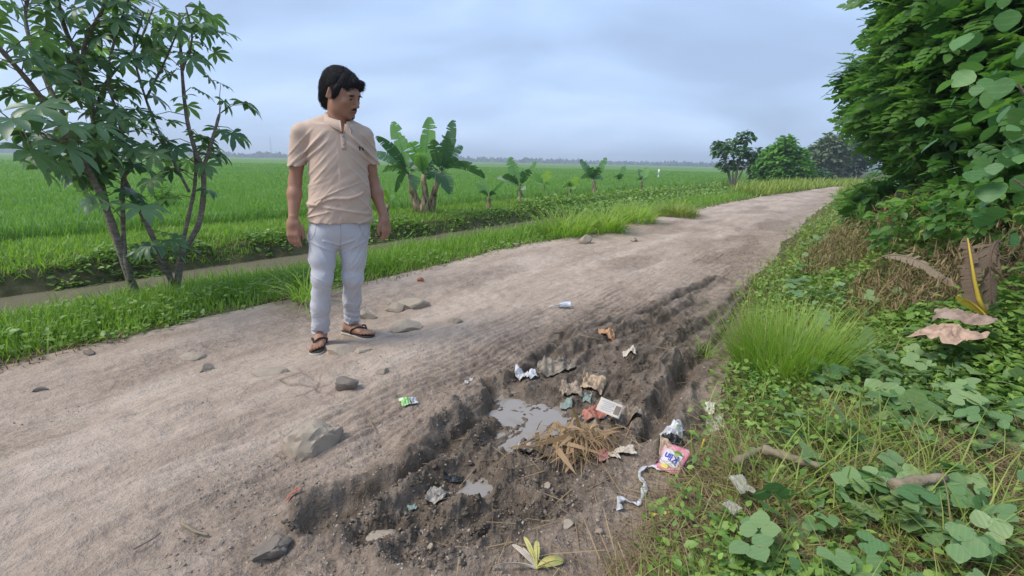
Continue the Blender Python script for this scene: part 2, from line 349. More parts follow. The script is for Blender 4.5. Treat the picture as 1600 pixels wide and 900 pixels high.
dry = mixc(t, .38, dry, ramp(t, stk, [(.33, (.58, .57, .56)), (.5, (1, 1, 1)), (.68, (1.22, 1.22, 1.22))]), 'MULTIPLY')
dry = mixc(t, mth(t, 'ADD', mth(t, 'MULTIPLY', cr_, .55), .10), dry, ramp(t, n25, [(.35, (.6, .59, .58)), (.55, (1.1, 1.1, 1.1))]), 'MULTIPLY')
dry = mixc(t, mth(t, 'ADD', mth(t, 'MULTIPLY', cr_, .5), .22), dry, ramp(t, fine, [(.35, (.6, .6, .6)), (.65, (1.35, 1.35, 1.35))]), 'MULTIPLY')
wetc = ramp(t, mid, [(.3, (.052, .038, .026)), (.5, (.118, .090, .066)), (.72, (.225, .18, .138))])
w_ = mth(t, 'MULTIPLY', attr(t, 'wet'), mth(t, 'ADD', mth(t, 'MULTIPLY', nz(t, 5, 4, .6, co), 1.1), .38), True)
col = mixc(t, w_, dry, wetc); col = mixc(t, mth(t, 'MULTIPLY', attr(t, 'crack'), .75, True), col, (.10, .075, .06))
t.links.new(col, b.inputs['Base Color'])
t.links.new(mth(t, 'SUBTRACT', .97, mth(t, 'MULTIPLY', w_, .52)), b.inputs['Roughness'])
hh = mth(t, 'ADD', mth(t, 'MULTIPLY', mid, .6), mth(t, 'ADD', mth(t, 'MULTIPLY', fine, .3), mth(t, 'ADD', mth(t, 'MULTIPLY', n25, .5), mth(t, 'MULTIPLY', stk, .35)))); bump(t, b, hh, 1.0, .026)
# soil under the plants
def soil(name, c0, c1, sc_=7):
    m, t, b = mat(name, c0, .95, .1); n = nz(t, sc_, 6, .65, objco(t)); t.links.new(ramp(t, n, [(.3, c0), (.7, c1)]), b.inputs['Base Color']); bump(t, b, n, .6, .03); return m
mleft = soil('bank soil', (.045, .052, .020), (.13, .115, .06)); mright = soil('verge soil', (.050, .042, .024), (.15, .115, .065)); mfield = soil('field mud', (.03, .045, .015), (.07, .09, .03))
submesh('dirt_road', isroad, mroad); submesh('canal_bank', isleft, mleft); submesh('right_verge', isright, mright); submesh('field_ground', isfield, mfield)
# water
def water(name, poly3, m):
    V = np.array(poly3, float); me = npmesh(name, V, np.arange(len(V))[None, :]); return tag(link(name, me, None, m), kind='structure')
mwat, t, b = mat('canal water', (.18, .16, .105), .10, .5); bump(t, b, nz(t, 5, 3, .5, objco(t, (1, 1, 1))), .06, .01)
ss = np.concatenate([np.arange(-30, 40, 1.0)]); pw = [(*st2xy(s, 5.6), WATER_Z) for s in ss]+[(*st2xy(s, 7.3), WATER_Z) for s in ss[::-1]]
water('canal_water', pw, mwat)
mpud, t, b = mat('puddle water', (.25, .215, .18), .05, .8); bump(t, b, nz(t, 14, 3, .5, objco(t)), .10, .004)
c = np.mean([tuple(p) for p in MUD], 0); pp = [(c[0]+(p[0]-c[0])*.93, c[1]+(p[1]-c[1])*.93, PUD_Z) for p in MUD]     # one level sheet; the lumps of mud break it into pools
bm = bmesh.new(); f = bm.faces.new([bm.verts.new(p) for p in pp]); bmesh.ops.triangulate(bm, faces=[f]); me = bpy.data.meshes.new('puddle_water'); bm.to_mesh(me); bm.free()
tag(link('puddle_water', me, None, mpud), kind='structure')
# ------------------------------------------------------------------ leaf and blade templates
def T_blade(w=.5, droop=.25):
    V = np.array([(-w, 0, 0), (w, 0, 0), (-w*.85, .45, -.04), (w*.85, .45, -.04), (-w*.5, .78, -droop*.5), (w*.5, .78, -droop*.5), (0, 1, -droop)])
    return V, [np.array([(0, 1, 3, 2), (2, 3, 5, 4)]), np.array([(4, 5, 6)])]
def T_leaf(w=.3, fold=.05, droop=.12):
    V = np.array([(0, 0, 0), (0, .38, -.02), (0, .75, -.05), (0, 1, -droop), (w, .33, fold), (w*.78, .70, fold*.5), (-w, .33, fold), (-w*.78, .70, fold*.5)])
    return V, [np.array([(1, 4, 5, 2), (1, 2, 7, 6)]), np.array([(0, 4, 1), (2, 5, 3), (0, 1, 6), (2, 3, 7)])]
def T_round(w=.48):
    prof = [(.0, .0), (.18, .7), (.40, 1.0), (.62, .92), (.82, .6), (.94, .28)]
    V = [(0, 0, 0)]+[(0, y, -.02) for y, _ in prof[1:]]+[(0, 1, -.07)]
    R_ = [(w*k, y-.03, .05*k-.02) for y, k in prof[1:]]; V += R_+[(-x, y, z) for x, y, z in R_]
    q, t_ = [], []; n = 5
    for i in range(n-1):
        q += [(1+i, 7+i, 8+i, 2+i), (1+i, 2+i, 13+i, 12+i)]
    t_ += [(0, 7, 1), (0, 1, 12), (5, 11, 6), (5, 6, 16)]
    return np.array(V), [np.array(q), np.array(t_)]
def merge_t(parts):
    """parts: list of (template, scale, yaw, offset)"""
    Vs, Fd, off = [], {}, 0
    for (V, Fs), s_, yaw, o in parts:
        c, s2 = math.cos(yaw), math.sin(yaw); M = np.array([(c, -s2, 0), (s2, c, 0), (0, 0, 1)])
        Vs.append((V*s_) @ M.T+np.array(o))
        for f in Fs: Fd.setdefault(f.shape[1], []).append(f+off)
        off += len(V)
    return np.concatenate(Vs), [np.concatenate(v) for v in Fd.values()]
def T_pinnate(pairs=6, w=.16, l=.30):
    lf = T_leaf(.30, .03, .08); ps = []
    for i in range(pairs):
        y = .15+.8*i/pairs; k = l*(1-.25*abs(i/pairs-.45))
        for sgn in (-1, 1): ps.append((lf, k, sgn*(-1.15+.35*i/pairs), (0, y, -.12*(y**2))))
    ps.append((lf, l*.9, 0, (0, .92, -.12)))
    return merge_t(ps)
def T_palm(n=6, seed=0):
    r = random.Random(seed); lf = (np.array([(0, 0, 0), (0, .3, .0), (0, .68, -.06), (0, 1, -.22), (.05, .12, .0), (.15, .5, .02), (.14, .74, -.05), (-.05, .12, .0), (-.15, .5, .02), (-.14, .74, -.05)]),
          [np.array([(1, 4, 5, 2), (1, 2, 8, 7)]), np.array([(0, 4, 1), (0, 1, 7), (2, 5, 6), (2, 6, 3), (2, 9, 8), (2, 3, 9)])])
    ps = []
    for i in range(n):
        a = (i-(n-1)/2)/(n-1)*2*1.95; ps.append((lf, (1-.33*abs(a)/1.95)*r.uniform(.9, 1.08), a+r.uniform(-.08, .08), (0, 0, 0)))
    return merge_t(ps)
BL, BLD = T_blade(.5, .22), T_blade(.5, .6); LF, RL = T_leaf(), T_round()
TRI = merge_t([(RL, 1, 0, (0, .15, 0)), (RL, .92, 1.45, (-.06, .05, .0)), (RL, .92, -1.45, (.06, .05, .0))])
PIN = T_pinnate()
PINW = (lambda lf: merge_t([(lf, .40*(1-.3*abs(i/4-.4)), sg*(-1.05+.45*i/4), (0, .12+.82*i/4.5, -.14*(i/4)**2)) for i in range(4) for sg in (-1, 1)]+[(lf, .42, 0, (0, .84, -.14))]))(T_leaf(.30, .03, .1))
def cand(n, r0, r1, p, a0=-56, a1=57):
    u = rng.random(n); q = 1-p; r = (r0**q+u*(r1**q-r0**q))**(1/q) if abs(q) > 1e-6 else r0*(r1/r0)**u
    a = np.radians(rng.uniform(a0, a1, n)); return r*np.sin(a), r*np.cos(a), r
def blades(name, x, y, h, w, lean, lab, m, tint=None, tmpl=BL, cat=None, zoff=-.01, parent=None, kind='stuff', hvar=.35):
    n = len(x); z = ground(x, y)+zoff; r = np.hypot(x, y)
    yaw = rng.uniform(0, 2*np.pi, n); pit = np.pi/2-np.abs(rng.normal(0, lean, n)); rl = rng.normal(0, .3, n)
    hh_ = h*np.clip(rng.normal(1, hvar, n), .35, 1.9); ww = w*rng.uniform(.6, 1.4, n)
    rm = rotmats(yaw, pit, rl)
    o = scatter(name, tmpl, np.stack([x, y, z], 1), rm, np.stack([ww, hh_, hh_], 1), tint, parent, m)
    return tag(o, lab, cat, kind=kind) if not parent else o
def leaves(name, x, y, z, size, pit, lab, m, tmpl=LF, tint=None, cat=None, svar=.3, parent=None, pv=.35):
    n = len(x); yaw = rng.uniform(0, 2*np.pi, n); rm = rotmats(yaw, rng.normal(pit, pv, n), rng.normal(0, .35, n))
    s_ = size*np.clip(rng.normal(1, svar, n), .35, 2)
    o = scatter(name, tmpl, np.stack([x, y, z], 1), rm, s_, tint, parent, m)
    return tag(o, lab, cat, kind='stuff') if not parent else o
M_grassB = leafmat('bright grass', (.11, .24, .025), (.27, .44, .07), .45, .5, tip=(.20, .32, .05))
M_grassD = leafmat('verge grass', (.14, .22, .035), (.33, .39, .09), .35, .5, dead=(.30, .22, .11))
M_rice = leafmat('rice blades', (.07, .18, .025), (.15, .29, .045), .45, .5, tip=(.17, .32, .06))
M_weed = leafmat('weed leaves', (.085, .19, .035), (.26, .38, .08), .3, .45)
M_broad = leafmat('broad leaves', (.09, .20, .07), (.25, .35, .15), .3, .42, veins=34)
M_dry = leafmat('dry straw', (.17, .115, .062), (.36, .26, .15), .15, .7)
M_clump = leafmat('fresh tuft grass', (.12, .29, .02), (.28, .46, .06), .5, .45, tip=(.34, .42, .10), dead=(.42, .36, .16))
def lab_st(x, y):
    s, t = xy2st(x, y); return s, t
# -- left bank
x, y, r = cand(330000, 2.6, 60, 1.35, -57, 35); s, t = xy2st(x, y)
e = t-tl(s); pat = fbm(x*1.3, y*1.3, 3, 101)
k = (e > -.06+.12*pat) & (t < 6.25+.1*pat) & (rng.random(len(x)) < sstep(-.1, .45, e)*.9+.1); x1, y1, r1, e1, p1_ = x[k], y[k], r[k], e[k], pat[k]
blades('bank_grass', x1, y1, (.12+.06*np.clip(p1_+.2, 0, 1))*(.55+.45*sstep(0, .5, e1))*(1-.75*sstep(.9, 1.8, e1))*(1+.03*r1), .0055*(1+r1*.16), .5, None, M_grassB, np.clip(.55+.35*p1_+rng.normal(0, .2, len(x1)), 0, 1), zoff=-.012)
k = (e > -.05) & (t < 5.2) & (rng.random(len(x)) < .30*sstep(-.25, .25, fbm(x*2.0+7, y*2.0, 3, 103))*sstep(1.3, .2, e)+.02); x2, y2, r2 = x[k], y[k], r[k]
leaves('bank_weeds', x2, y2, ground(x2, y2)+rng.uniform(.01, .14, len(x2))*(.5+.5*sstep(0, .3, e[k])), .026*(1+.08*r2), .2, None, M_weed)
# -- road edge straw and dry fringe
x, y, r = cand(60000, 2.6, 40, 1.3, -57, 38); s, t = xy2st(x, y); e = t-tl(s)
k = (np.abs(e+.02) < .10+.08*fbm(x*3, y*3, 2, 105)) & (fbm(x*.9, y*.9, 2, 106) > -.35)
blades('dry_fringe', x[k], y[k], .06*(1+.04*r[k]), .004*(1+r[k]*.15), 1.0, None, M_dry, tmpl=BLD)
# -- far bank: short grass, weedy face over the water
x, y, r = cand(330000, 6, 70, 1.2, -57, 35); s, t = xy2st(x, y); pat = fbm(x*.9, y*.9, 3, 111)
k = (t > 7.05+.1*pat) & (t < 9.25); x1, y1, r1, p1_ = x[k], y[k], r[k], pat[k]
blades('far_bank_grass', x1, y1, .075*(1+.02*r1), .010*(1+r1*.06), .6, None, M_grassB, np.clip(.5+.35*p1_+rng.normal(0, .2, len(x1)), 0, 1))
x, y, r = cand(210000, 6, 60, 1.2, -57, 35); s, t = xy2st(x, y)
k = (t > 6.80) & (t < 7.45) & (fbm(x*1.1, y*1.1, 3, 113) > -.22+.25*(s < 5)); x1, y1, r1 = x[k], y[k], r[k]
leaves('far_bank_weeds', x1, y1, ground(x1, y1)+rng.uniform(.0, .10, len(x1)), .045*(1+.04*r1), .2, None, M_weed)
# -- canal overgrown further on
x, y, r = cand(150000, 11, 70, 1.1, -30, 38); s, t = xy2st(x, y)
k = (t > 5.2) & (t < 7.6) & (s > 10.5+1.2*fbm(x*.5, y*.5, 2, 115)); x1, y1, r1 = x[k], y[k], r[k]
z1 = np.maximum(ground(x1, y1), -.2)+rng.uniform(0, .22, len(x1))
leaves('canal_reed_leaves', x1, y1, z1, .06*(1+.035*r1), .5, None, M_weed)
x, y, r = cand(26000, 7.5, 60, 1.2, -10, 38); s, t = xy2st(x, y); e = t-tl(s)
k = (e > .1) & (t < 6.5) & (s > 7.5) & (fbm(x*.8, y*.8, 2, 116) > -.1); blades('tall_bank_grass', x[k], y[k], .22, .010*(1+r[k]*.05), .6, None, M_clump, tmpl=BLD)
# -- rice
q = quad[isfield & (ft_ > 9.2)]; u, inv = np.unique(q, return_inverse=True); Vr = VV[u].copy()
xr_, yr_ = Vr[:, 0], Vr[:, 1]; Vr[:, 2] = -.13+.27*sstep(9.2, 9.6, xy2st(xr_, yr_)[1]) + .03*fbm(xr_*.7, yr_*.7, 3, 120)
mrs, t, b = mat('rice canopy', (.07, .17, .02), .7, .15)
n = nz(t, .035, 4, .5, objco(t)); n2 = nz(t, 6, 4, .7, objco(t))
c = mixc(t, n, (.075, .165, .03), (.145, .25, .05)); c = mixc(t, .6, c, ramp(t, n2, [(.35, (.45, .5, .4)), (.65, (1.4, 1.35, 1.3))]), 'MULTIPLY'); t.links.new(c, b.inputs['Base Color']); bump(t, b, n2, .8, .08)
tag(link('rice_crop', npmesh('rice_crop', Vr, inv.reshape(-1, 4), None, True), None, mrs), kind='stuff')
x, y, r = cand(260000, 8, 95, 1.0, -57, 36); s, t = xy2st(x, y); pat = fbm(x*.5, y*.5, 3, 121)
k = (t > 9.12+.08*fbm(x*2, y*2, 2, 122)); x1, y1, r1 = x[k], y[k], r[k]; et = t[k]
n_ = len(x1); edge = sstep(9.7, 9.2, et); z1 = np.where(et < 9.5, -.15, .04+.0*et)
rm = rotmats(rng.uniform(0, 6.283, n_), np.pi/2-np.abs(rng.normal(0, .3, n_)), rng.normal(0, .3, n_))
hh_ = np.where(et < 9.5, .40, .20)*rng.uniform(.75, 1.2, n_)
tag(scatter('rice_blades', BL, np.stack([x1, y1, z1], 1), rm, np.stack([.012*(1+r1*.06)*rng.uniform(.7, 1.3, n_), hh_, hh_], 1), np.clip(.5+.3*pat[k]+rng.normal(0, .2, n_), 0, 1), None, M_rice), kind='stuff')
# -- right verge
x, y, r = cand(390000, .95, 45, 1.45, 8, 74); s, t = xy2st(x, y); e = tr(s)-t; pat = fbm(x*1.1, y*1.1, 3, 131)
dead = np.clip(1.1*np.exp(-(((x-1.9)/.9)**2+((y-1.55)/.5)**2))+np.exp(-(((x-1.05)/.5)**2+((y-1.35)/.4)**2))-.45*(fbm(x*3, y*3, 2, 137)), 0, 1)
wgt = sstep(-.08, .35, e+.15*pat)
k = (rng.random(len(x)) < wgt*(.18+.35*sstep(3.0, 6, r))*(1-.6*dead)); x1, y1, r1 = x[k], y[k], r[k]
blades('verge_grass', x1, y1, .11*(1+.03*r1), .0034*(1+r1*.2), .65, None, M_grassD, np.clip(rng.normal(.5, .25, len(x1)), 0, 1), tmpl=BLD)
k = (rng.random(len(x)) < wgt*.34*(1-.9*dead)*(.35+.65*sstep(-.5, .1, fbm(x*2.5, y*2.5, 2, 132)))) & (r < 24); x1, y1, r1 = x[k], y[k], r[k]
leaves('verge_weeds', x1, y1, ground(x1, y1)+rng.uniform(.005, .13, len(x1)), .019*(1+.22*r1), .25, None, M_weed, LF)
k = (rng.random(len(x)) < (.05+.36*dead)*sstep(-.12, .2, e)) & (r < 9); x1, y1 = x[k], y[k]
leaves('straw_litter', x1, y1, ground(x1, y1)+rng.uniform(.003, .06, len(x1)), .12, .12, None, M_dry, (T_blade(.011, .12)), pv=.25)
# creeping vine with large leaves in threes
x, y, r = cand(18500, 1.15, 9, 1.2, 22, 74); s, t = xy2st(x, y); e = tr(s)-t; pv_ = fbm(x*1.6+3, y*1.6, 3, 134)
dens = .05+.45*sstep(.05, .5, pv_)+.5*np.exp(-(((x-3.0)/.9)**2+((y-2.3)/.6)**2))+.5*np.exp(-(((x-1.22)/.16)**2+((y-1.28)/.13)**2))
k = (e > .25) & (rng.random(len(x)) < dens*.50); x1, y1, r1 = x[k], y[k], r[k]
leaves('creeping_vine', x1, y1, ground(x1, y1)+rng.uniform(.06, .17, len(x1)), .043*(1+.05*r1), .05, None, M_broad, TRI, pv=.45, svar=.35)
# -- taller scrub in front of the hedge, dense to the right
BC = at(1400, 340, 6.8); x, y, r = cand(330000, 2.4, 45, 1.25, 30, 74); s, t = xy2st(x, y); e = tr(s)-t
hts = sstep(.5, 2.2, e)*sstep(2.2, 4.5, r)*.75 + .55*np.exp(-(((x-BC.x)/1.2)**2+((y-BC.y)/1.5)**2))*sstep(.2, .7, e)
k = (hts > .06) & (rng.random(len(x)) < .55); x1, y1, r1, h1 = x[k], y[k], r[k], hts[k]
bc = at(1400, 340, 6.6); bc2 = at(1480, 400, 4.6); brown = (fbm(x1*1.8, y1*1.8, 3, 141) > .55-1.6*np.exp(-(((x1-bc.x)/1.3)**2+((y1-bc.y)/1.3)**2))-1.0*np.exp(-(((x1-bc2.x)/.8)**2+((y1-bc2.y)/.5)**2)))
leaves('scrub_leaves', x1[~brown], y1[~brown], ground(x1, y1)[~brown]+h1[~brown]*rng.random(int((~brown).sum()))**.8, .036*(1+.06*r1[~brown]), .2, None, M_weed)
xb, yb, rb, hb = x1[brown], y1[brown], r1[brown], h1[brown]
leaves('brown_scrub', xb, yb, ground(xb, yb)+hb*rng.random(len(xb))**.8, .075, .8, None, leafmat('brown twigs', (.14, .10, .055), (.32, .24, .12), .2, .8), T_blade(.05, .2), pv=.6)
x, y, r = cand(12000, 1.6, 14, 1.3, 18, 74); s, t = xy2st(x, y); e = tr(s)-t; k = (e > .15) & (fbm(x*2.2+9, y*2.2, 2, 145) > .12)
blades('tall_verge_grass', x[k], y[k], .20, .0045*(1+.1*r[k]), .5, None, M_grassD, np.clip(rng.normal(.6, .25, int(k.sum())), 0, 1), tmpl=BLD)
# -- grass plants that stand out, each a thing
def tuft(name, cx, cy, rad, n, h, w, lean, lab, m, tmpl=BLD, cat='grass tuft', group=None, ell=(1, 1)):
    a = rng.uniform(0, 6.283, n); rr_ = rad*np.sqrt(rng.random(n)); x = cx+rr_*np.cos(a)*ell[0]; y = cy+rr_*np.sin(a)*ell[1]
    z = ground(x, y)-.01; lx = np.abs(rng.normal(0, lean, n))+.25*rr_/rad
    rm = rotmats(a-np.pi/2+rng.normal(0, .7, n), np.pi/2-lx, rng.normal(0, .2, n)); hh_ = h*np.clip(rng.normal(1, .25, n), .4, 1.5)
    o = scatter(name, tmpl, np.stack([x, y, z], 1), rm, np.stack([w*rng.uniform(.6, 1.3, n), hh_, hh_], 1), None, None, m)
    # leave the object's origin at its base
    c = Vector((cx, cy, gz(cx, cy))); o.data.transform(Matrix.Translation(-c)); o.location = c
    return tag(o, lab, cat, group)
c = on(1225, 585); tuft('grass_tuft', c.x, c.y, .25, 1500, .37, .0046, .33, 'largest bright green grass tuft at the right edge of the mud', M_clump, BL, ell=(1.0, .8))
c = on(1100, 560); tuft('grass_tuft', c.x, c.y, .05, 60, .13, .0045, .5, 'small green grass tuft alone on the mud side of the large tuft', M_clump)
c = on(480, 468); tuft('grass_tuft', c.x, c.y-.03, .10, 90, .30, .012, .55, 'arching broad-bladed green tuft behind the man on the road edge', M_clump)
for (u, v, lab) in ((900, 372, 'coarse grass clump on the left road edge, leftmost of the row'), (960, 365, 'tall leafy grass clump bulging over the left road edge at the middle of the photo'), (1010, 350, 'tall grass clump on the left road edge just before the brown grass')):
    c = on(u, v); s, t_ = xy2st(c.x, c.y); X, Y = st2xy(s+.2, t_+.35); tuft('grass_clump', X, Y, .4, 420, .42, .016, .4, lab, M_clump, group='tall grass clumps on the left road edge', cat='grass clump')
c = on(1075, 338); s, t_ = xy2st(c.x, c.y); X, Y = st2xy(s, t_+.3); tuft('grass_clump', X, Y, .5, 700, .30, .014, .4, 'brownish dry grass clump on the left road edge beyond the green ones', M_grassD, cat='grass clump')
# ------------------------------------------------------------------ trees
M_bark, t, b = mat('grey brown bark', (.14, .105, .075), .9, .1); co = objco(t, (9, 9, 30)); n = nz(t, 1.6, 5, .65, co); t.links.new(ramp(t, n, [(.3, (.10, .085, .07)), (.55, (.22, .185, .15)), (.75, (.36, .32, .27))]), b.inputs['Base Color']); bump(t, b, n, .6, .012)
M_pale, t, b = mat('pale bark', (.42, .40, .35), .85, .1)
M_stem, t, b = mat('green stem', (.10, .10, .05), .6, .3)
M_cass = leafmat('cassava leaves', (.065, .145, .07), (.15, .26, .10), .42, .35, spec=.5)
M_cassR = leafmat('petioles', (.10, .08, .04), (.14, .14, .06), .1, .6)
def cassava(label, base, limbs, extra, nleaf, seed):
    r = random.Random(seed); root = empty('cassava_tree', base, 0, label, 'tree', 'cassava trees on the canal bank')
    loc = lambda p: Vector(p)-Vector(base)
    paths = []; pts_all = []
    for pix, r0, r1 in limbs:
        pts = smooth_path([tuple(loc(at(u, v, d))) for u, v, d in pix], 5); n = len(pts)
        rad = [r0+(r1-r0)*(i/(n-1))+.0022*(i % 3 == 0) for i in range(n)]; paths.append((pts, rad)); pts_all += [(Vector(p), i/(n-1)) for i, p in enumerate(pts)]
    tube('trunk', paths, M_bark, root, 9)
    pos, rm, sc_, pet = [], [], [], []
    tips = [q for q in pts_all if q[1] > .42]
    def add(p, src, size):
        d = (p-src); d.z *= .3; yaw = math.atan2(-d.x, d.y)+r.gauss(0, .3)
        pos.append(p); rm.append((yaw, r.gauss(-.60, .3), r.gauss(0, .25))); sc_.append(size)
        mid = (src+p)/2+Vector((0, 0, .03)); pet.append(([src, mid, p], [.0035, .003, .0022]))
    for _ in range(nleaf):
        q = r.choice(tips)[0]; a = r.uniform(0, 6.283); L_ = r.uniform(.12, .26); el = r.uniform(-.2, .7)
        add(q+Vector((math.cos(a)*math.cos(el), math.sin(a)*math.cos(el), math.sin(el)))*L_, q, r.uniform(.12, .185))
    for u, v, d, sz in extra:
        p = loc(at(u, v, d)); src = min((q[0] for q in pts_all), key=lambda q: (q-p).length)
        if (src-p).length > .5: src = p+(src-p).normalized()*.5
        add(p, src, sz)
    rm = np.array(rm)
    h = len(pos)//2; P_ = np.array([tuple(p) for p in pos])
    tm = [T_palm(7, 1), T_palm(6, 2)]; Vs = []
    idx = np.arange(len(pos)); me = None
    # two leaf templates in one crown mesh
    allV, allF, tt, vv, off = [], {}, [], [], 0
    for j, tmj in enumerate(tm):
        k = idx[idx % 2 == j]; V, Fs = tmj; rmj = rotmats(rm[k, 0], rm[k, 1], rm[k, 2]); sj = np.array(sc_)[k]
        W_ = np.einsum('nij,nkj->nki', rmj, V[None]*sj[:, None, None])+P_[k][:, None, :]; allV.append(W_.reshape(-1, 3))
        for f in Fs: allF.setdefault(f.shape[1], []).append((f[None]+off+(np.arange(len(k))*len(V))[:, None, None]).reshape(-1, f.shape[1]))
        off += len(k)*len(V); tt.append(np.repeat(rng.random(len(k)), len(V))); vv.append(np.tile(V[:, 1], len(k)))
    link('crown', npmesh('crown', np.concatenate(allV), [np.concatenate(f) for f in allF.values()], {'tint': np.concatenate(tt), 'v': np.clip(np.concatenate(vv), 0, 1)}), root, M_cass)
    sk = tube('leaf_stalks', pet, M_cassR, root, 4); sk['kind'] = 'stuff'
    return root
bA = on(222, 474); bB = on(275, 466); dA, dB = math.hypot(bA.x, bA.y), math.hypot(bB.x, bB.y)
cassava('left cassava tree with two thick forking stems leaning left over the canal', bA,
  [([(222, 482, dA), (200, 425, dA), (183, 372, dA-.05), (160, 310, dA-.1), (125, 245, dA-.2), (70, 160, dA-.35), (8, 85, dA-.5), (-60, 10, dA-.6)], .034, .010),
   ([(215, 470, dA), (192, 400, dA+.1), (172, 345, dA+.1), (155, 270, dA+.1), (147, 190, dA+.15), (128, 105, dA+.2), (100, 40, dA+.2), (85, -30, dA+.2)], .033, .011),
   ([(205, 440, dA-.02), (195, 395, dA-.05), (192, 330, dA), (193, 280, dA), (207, 258, dA), (195, 228, dA), (182, 175, dA), (168, 120, dA), (180, 60, dA), (200, 0, dA)], .018, .006),
   ([(155, 290, dA-.1), (120, 250, dA-.3), (80, 215, dA-.6), (20, 190, dA-.9)], .010, .005),
   ([(128, 105, dA+.2), (110, 98, dA+.15), (98, 86, dA+.1)], .022, .016), ([(100, 180, dA-.2), (60, 100, dA-.1), (40, 30, dA), (50, -30, dA)], .014, .008),
   ([(147, 190, dA+.15), (165, 130, dA+.3), (215, 70, dA+.4), (240, 10, dA+.4)], .013, .006), ([(128, 105, dA+.2), (135, 60, dA+.1), (160, 15, dA), (170, -40, dA)], .016, .008)],
  [(60, 165, dA-1.1, .22), (20, 185, dA-1.2, .22), (105, 228, dA-1.0, .22), (45, 235, dA-1.0, .2), (60, 262, dA-.9, .17), (90, 255, dA-.8, .13), (150, 195, dA-.8, .19), (210, 185, dA-.6, .17), (145, 305, dA-.9, .16), (15, 135, dA, .14), (250, 205, dA, .14), (240, 150, dA, .16)], 205, 3)
cassava('right cassava tree with slender forked stems and open crown behind the road edge', bB,
  [([(275, 474, dB), (268, 440, dB), (245, 385, dB), (222, 335, dB), (203, 297, dB), (175, 240, dB-.05), (150, 180, dB-.1), (120, 108, dB-.1)], .026, .006),
   ([(275, 460, dB), (285, 400, dB), (312, 345, dB), (318, 275, dB), (305, 235, dB), (291, 180, dB), (283, 90, dB), (280, 20, dB)], .028, .008),
   ([(278, 415, dB+.02), (292, 350, dB+.05), (303, 300, dB+.08), (306, 262, dB+.1), (304, 235, dB+.1)], .018, .010), ([(316, 268, dB), (330, 225, dB-.03), (343, 178, dB-.05)], .017, .010),
   ([(270, 440, dB-.03), (240, 400, dB-.1), (222, 378, dB-.15)], .016, .010), ([(296, 300, dB-.05), (262, 235, dB-.05), (228, 155, dB), (210, 80, dB), (225, 20, dB)], .011, .006),
   ([(285, 110, dB), (300, 60, dB), (290, 10, dB)], .010, .005), ([(228, 155, dB), (260, 90, dB), (285, 30, dB)], .009, .005)],
  [(222, 322, dB-1.1, .2), (165, 318, dB-1.1, .14), (385, 163, dB, .17), (350, 158, dB, .14), (375, 212, dB, .14), (345, 240, dB, .14), (318, 228, dB, .12), (350, 50, dB, .15), (335, 82, dB, .14), (303, 82, dB, .14), (265, 190, dB, .13), (240, 240, dB-.4, .16), (235, 280, dB-.4, .15), (285, 150, dB-.1, .15), (310, 140, dB, .15), (325, 120, dB, .12), (300, 205, dB, .13), (270, 115, dB, .15), (300, 40, dB, .15), (260, 40, dB, .16), (310, 10, dB, .15), (345, 130, dB, .12)], 76, 5)
# small young plant behind the cassavas
def bush_plant(name, lab, u, v, h, n, m, cat='plant', tmpl=LF, size=.06, seed=1, lean=0, group=None):
    c = on(u, v); root = empty(name, c, 0, lab, cat, group); r = random.Random(seed); paths = []; pos = []
    for i in range(5):
        a = r.uniform(0, 6.28); k = r.uniform(.12, .3)*h; tip = Vector((math.cos(a)*k+lean, math.sin(a)*k, h*r.uniform(.75, 1))); paths.append(([Vector((0, 0, -.02)), Vector((tip.x*.3, tip.y*.3, h*.5)), tip], [.02*h, .014*h, .006*h]))
        for j in range(n//5):
            f = r.uniform(.45, 1.05); pos.append((tip.x*f+r.gauss(0, .1*h), tip.y*f+r.gauss(0, .1*h), tip.z*f+r.gauss(0, .06*h)))
    tube('stem', paths, M_stem, root, 5); pos = np.array(pos)
    leaves('foliage', pos[:, 0], pos[:, 1], pos[:, 2], size, -.1, None, m, tmpl, parent=root, pv=.5); return root
bush_plant('young_shrub', 'small airy green shrub at the rice edge seen between the cassava stems', 258, 345, .75, 130, M_rice, tmpl=T_palm(5, 7), size=.10)
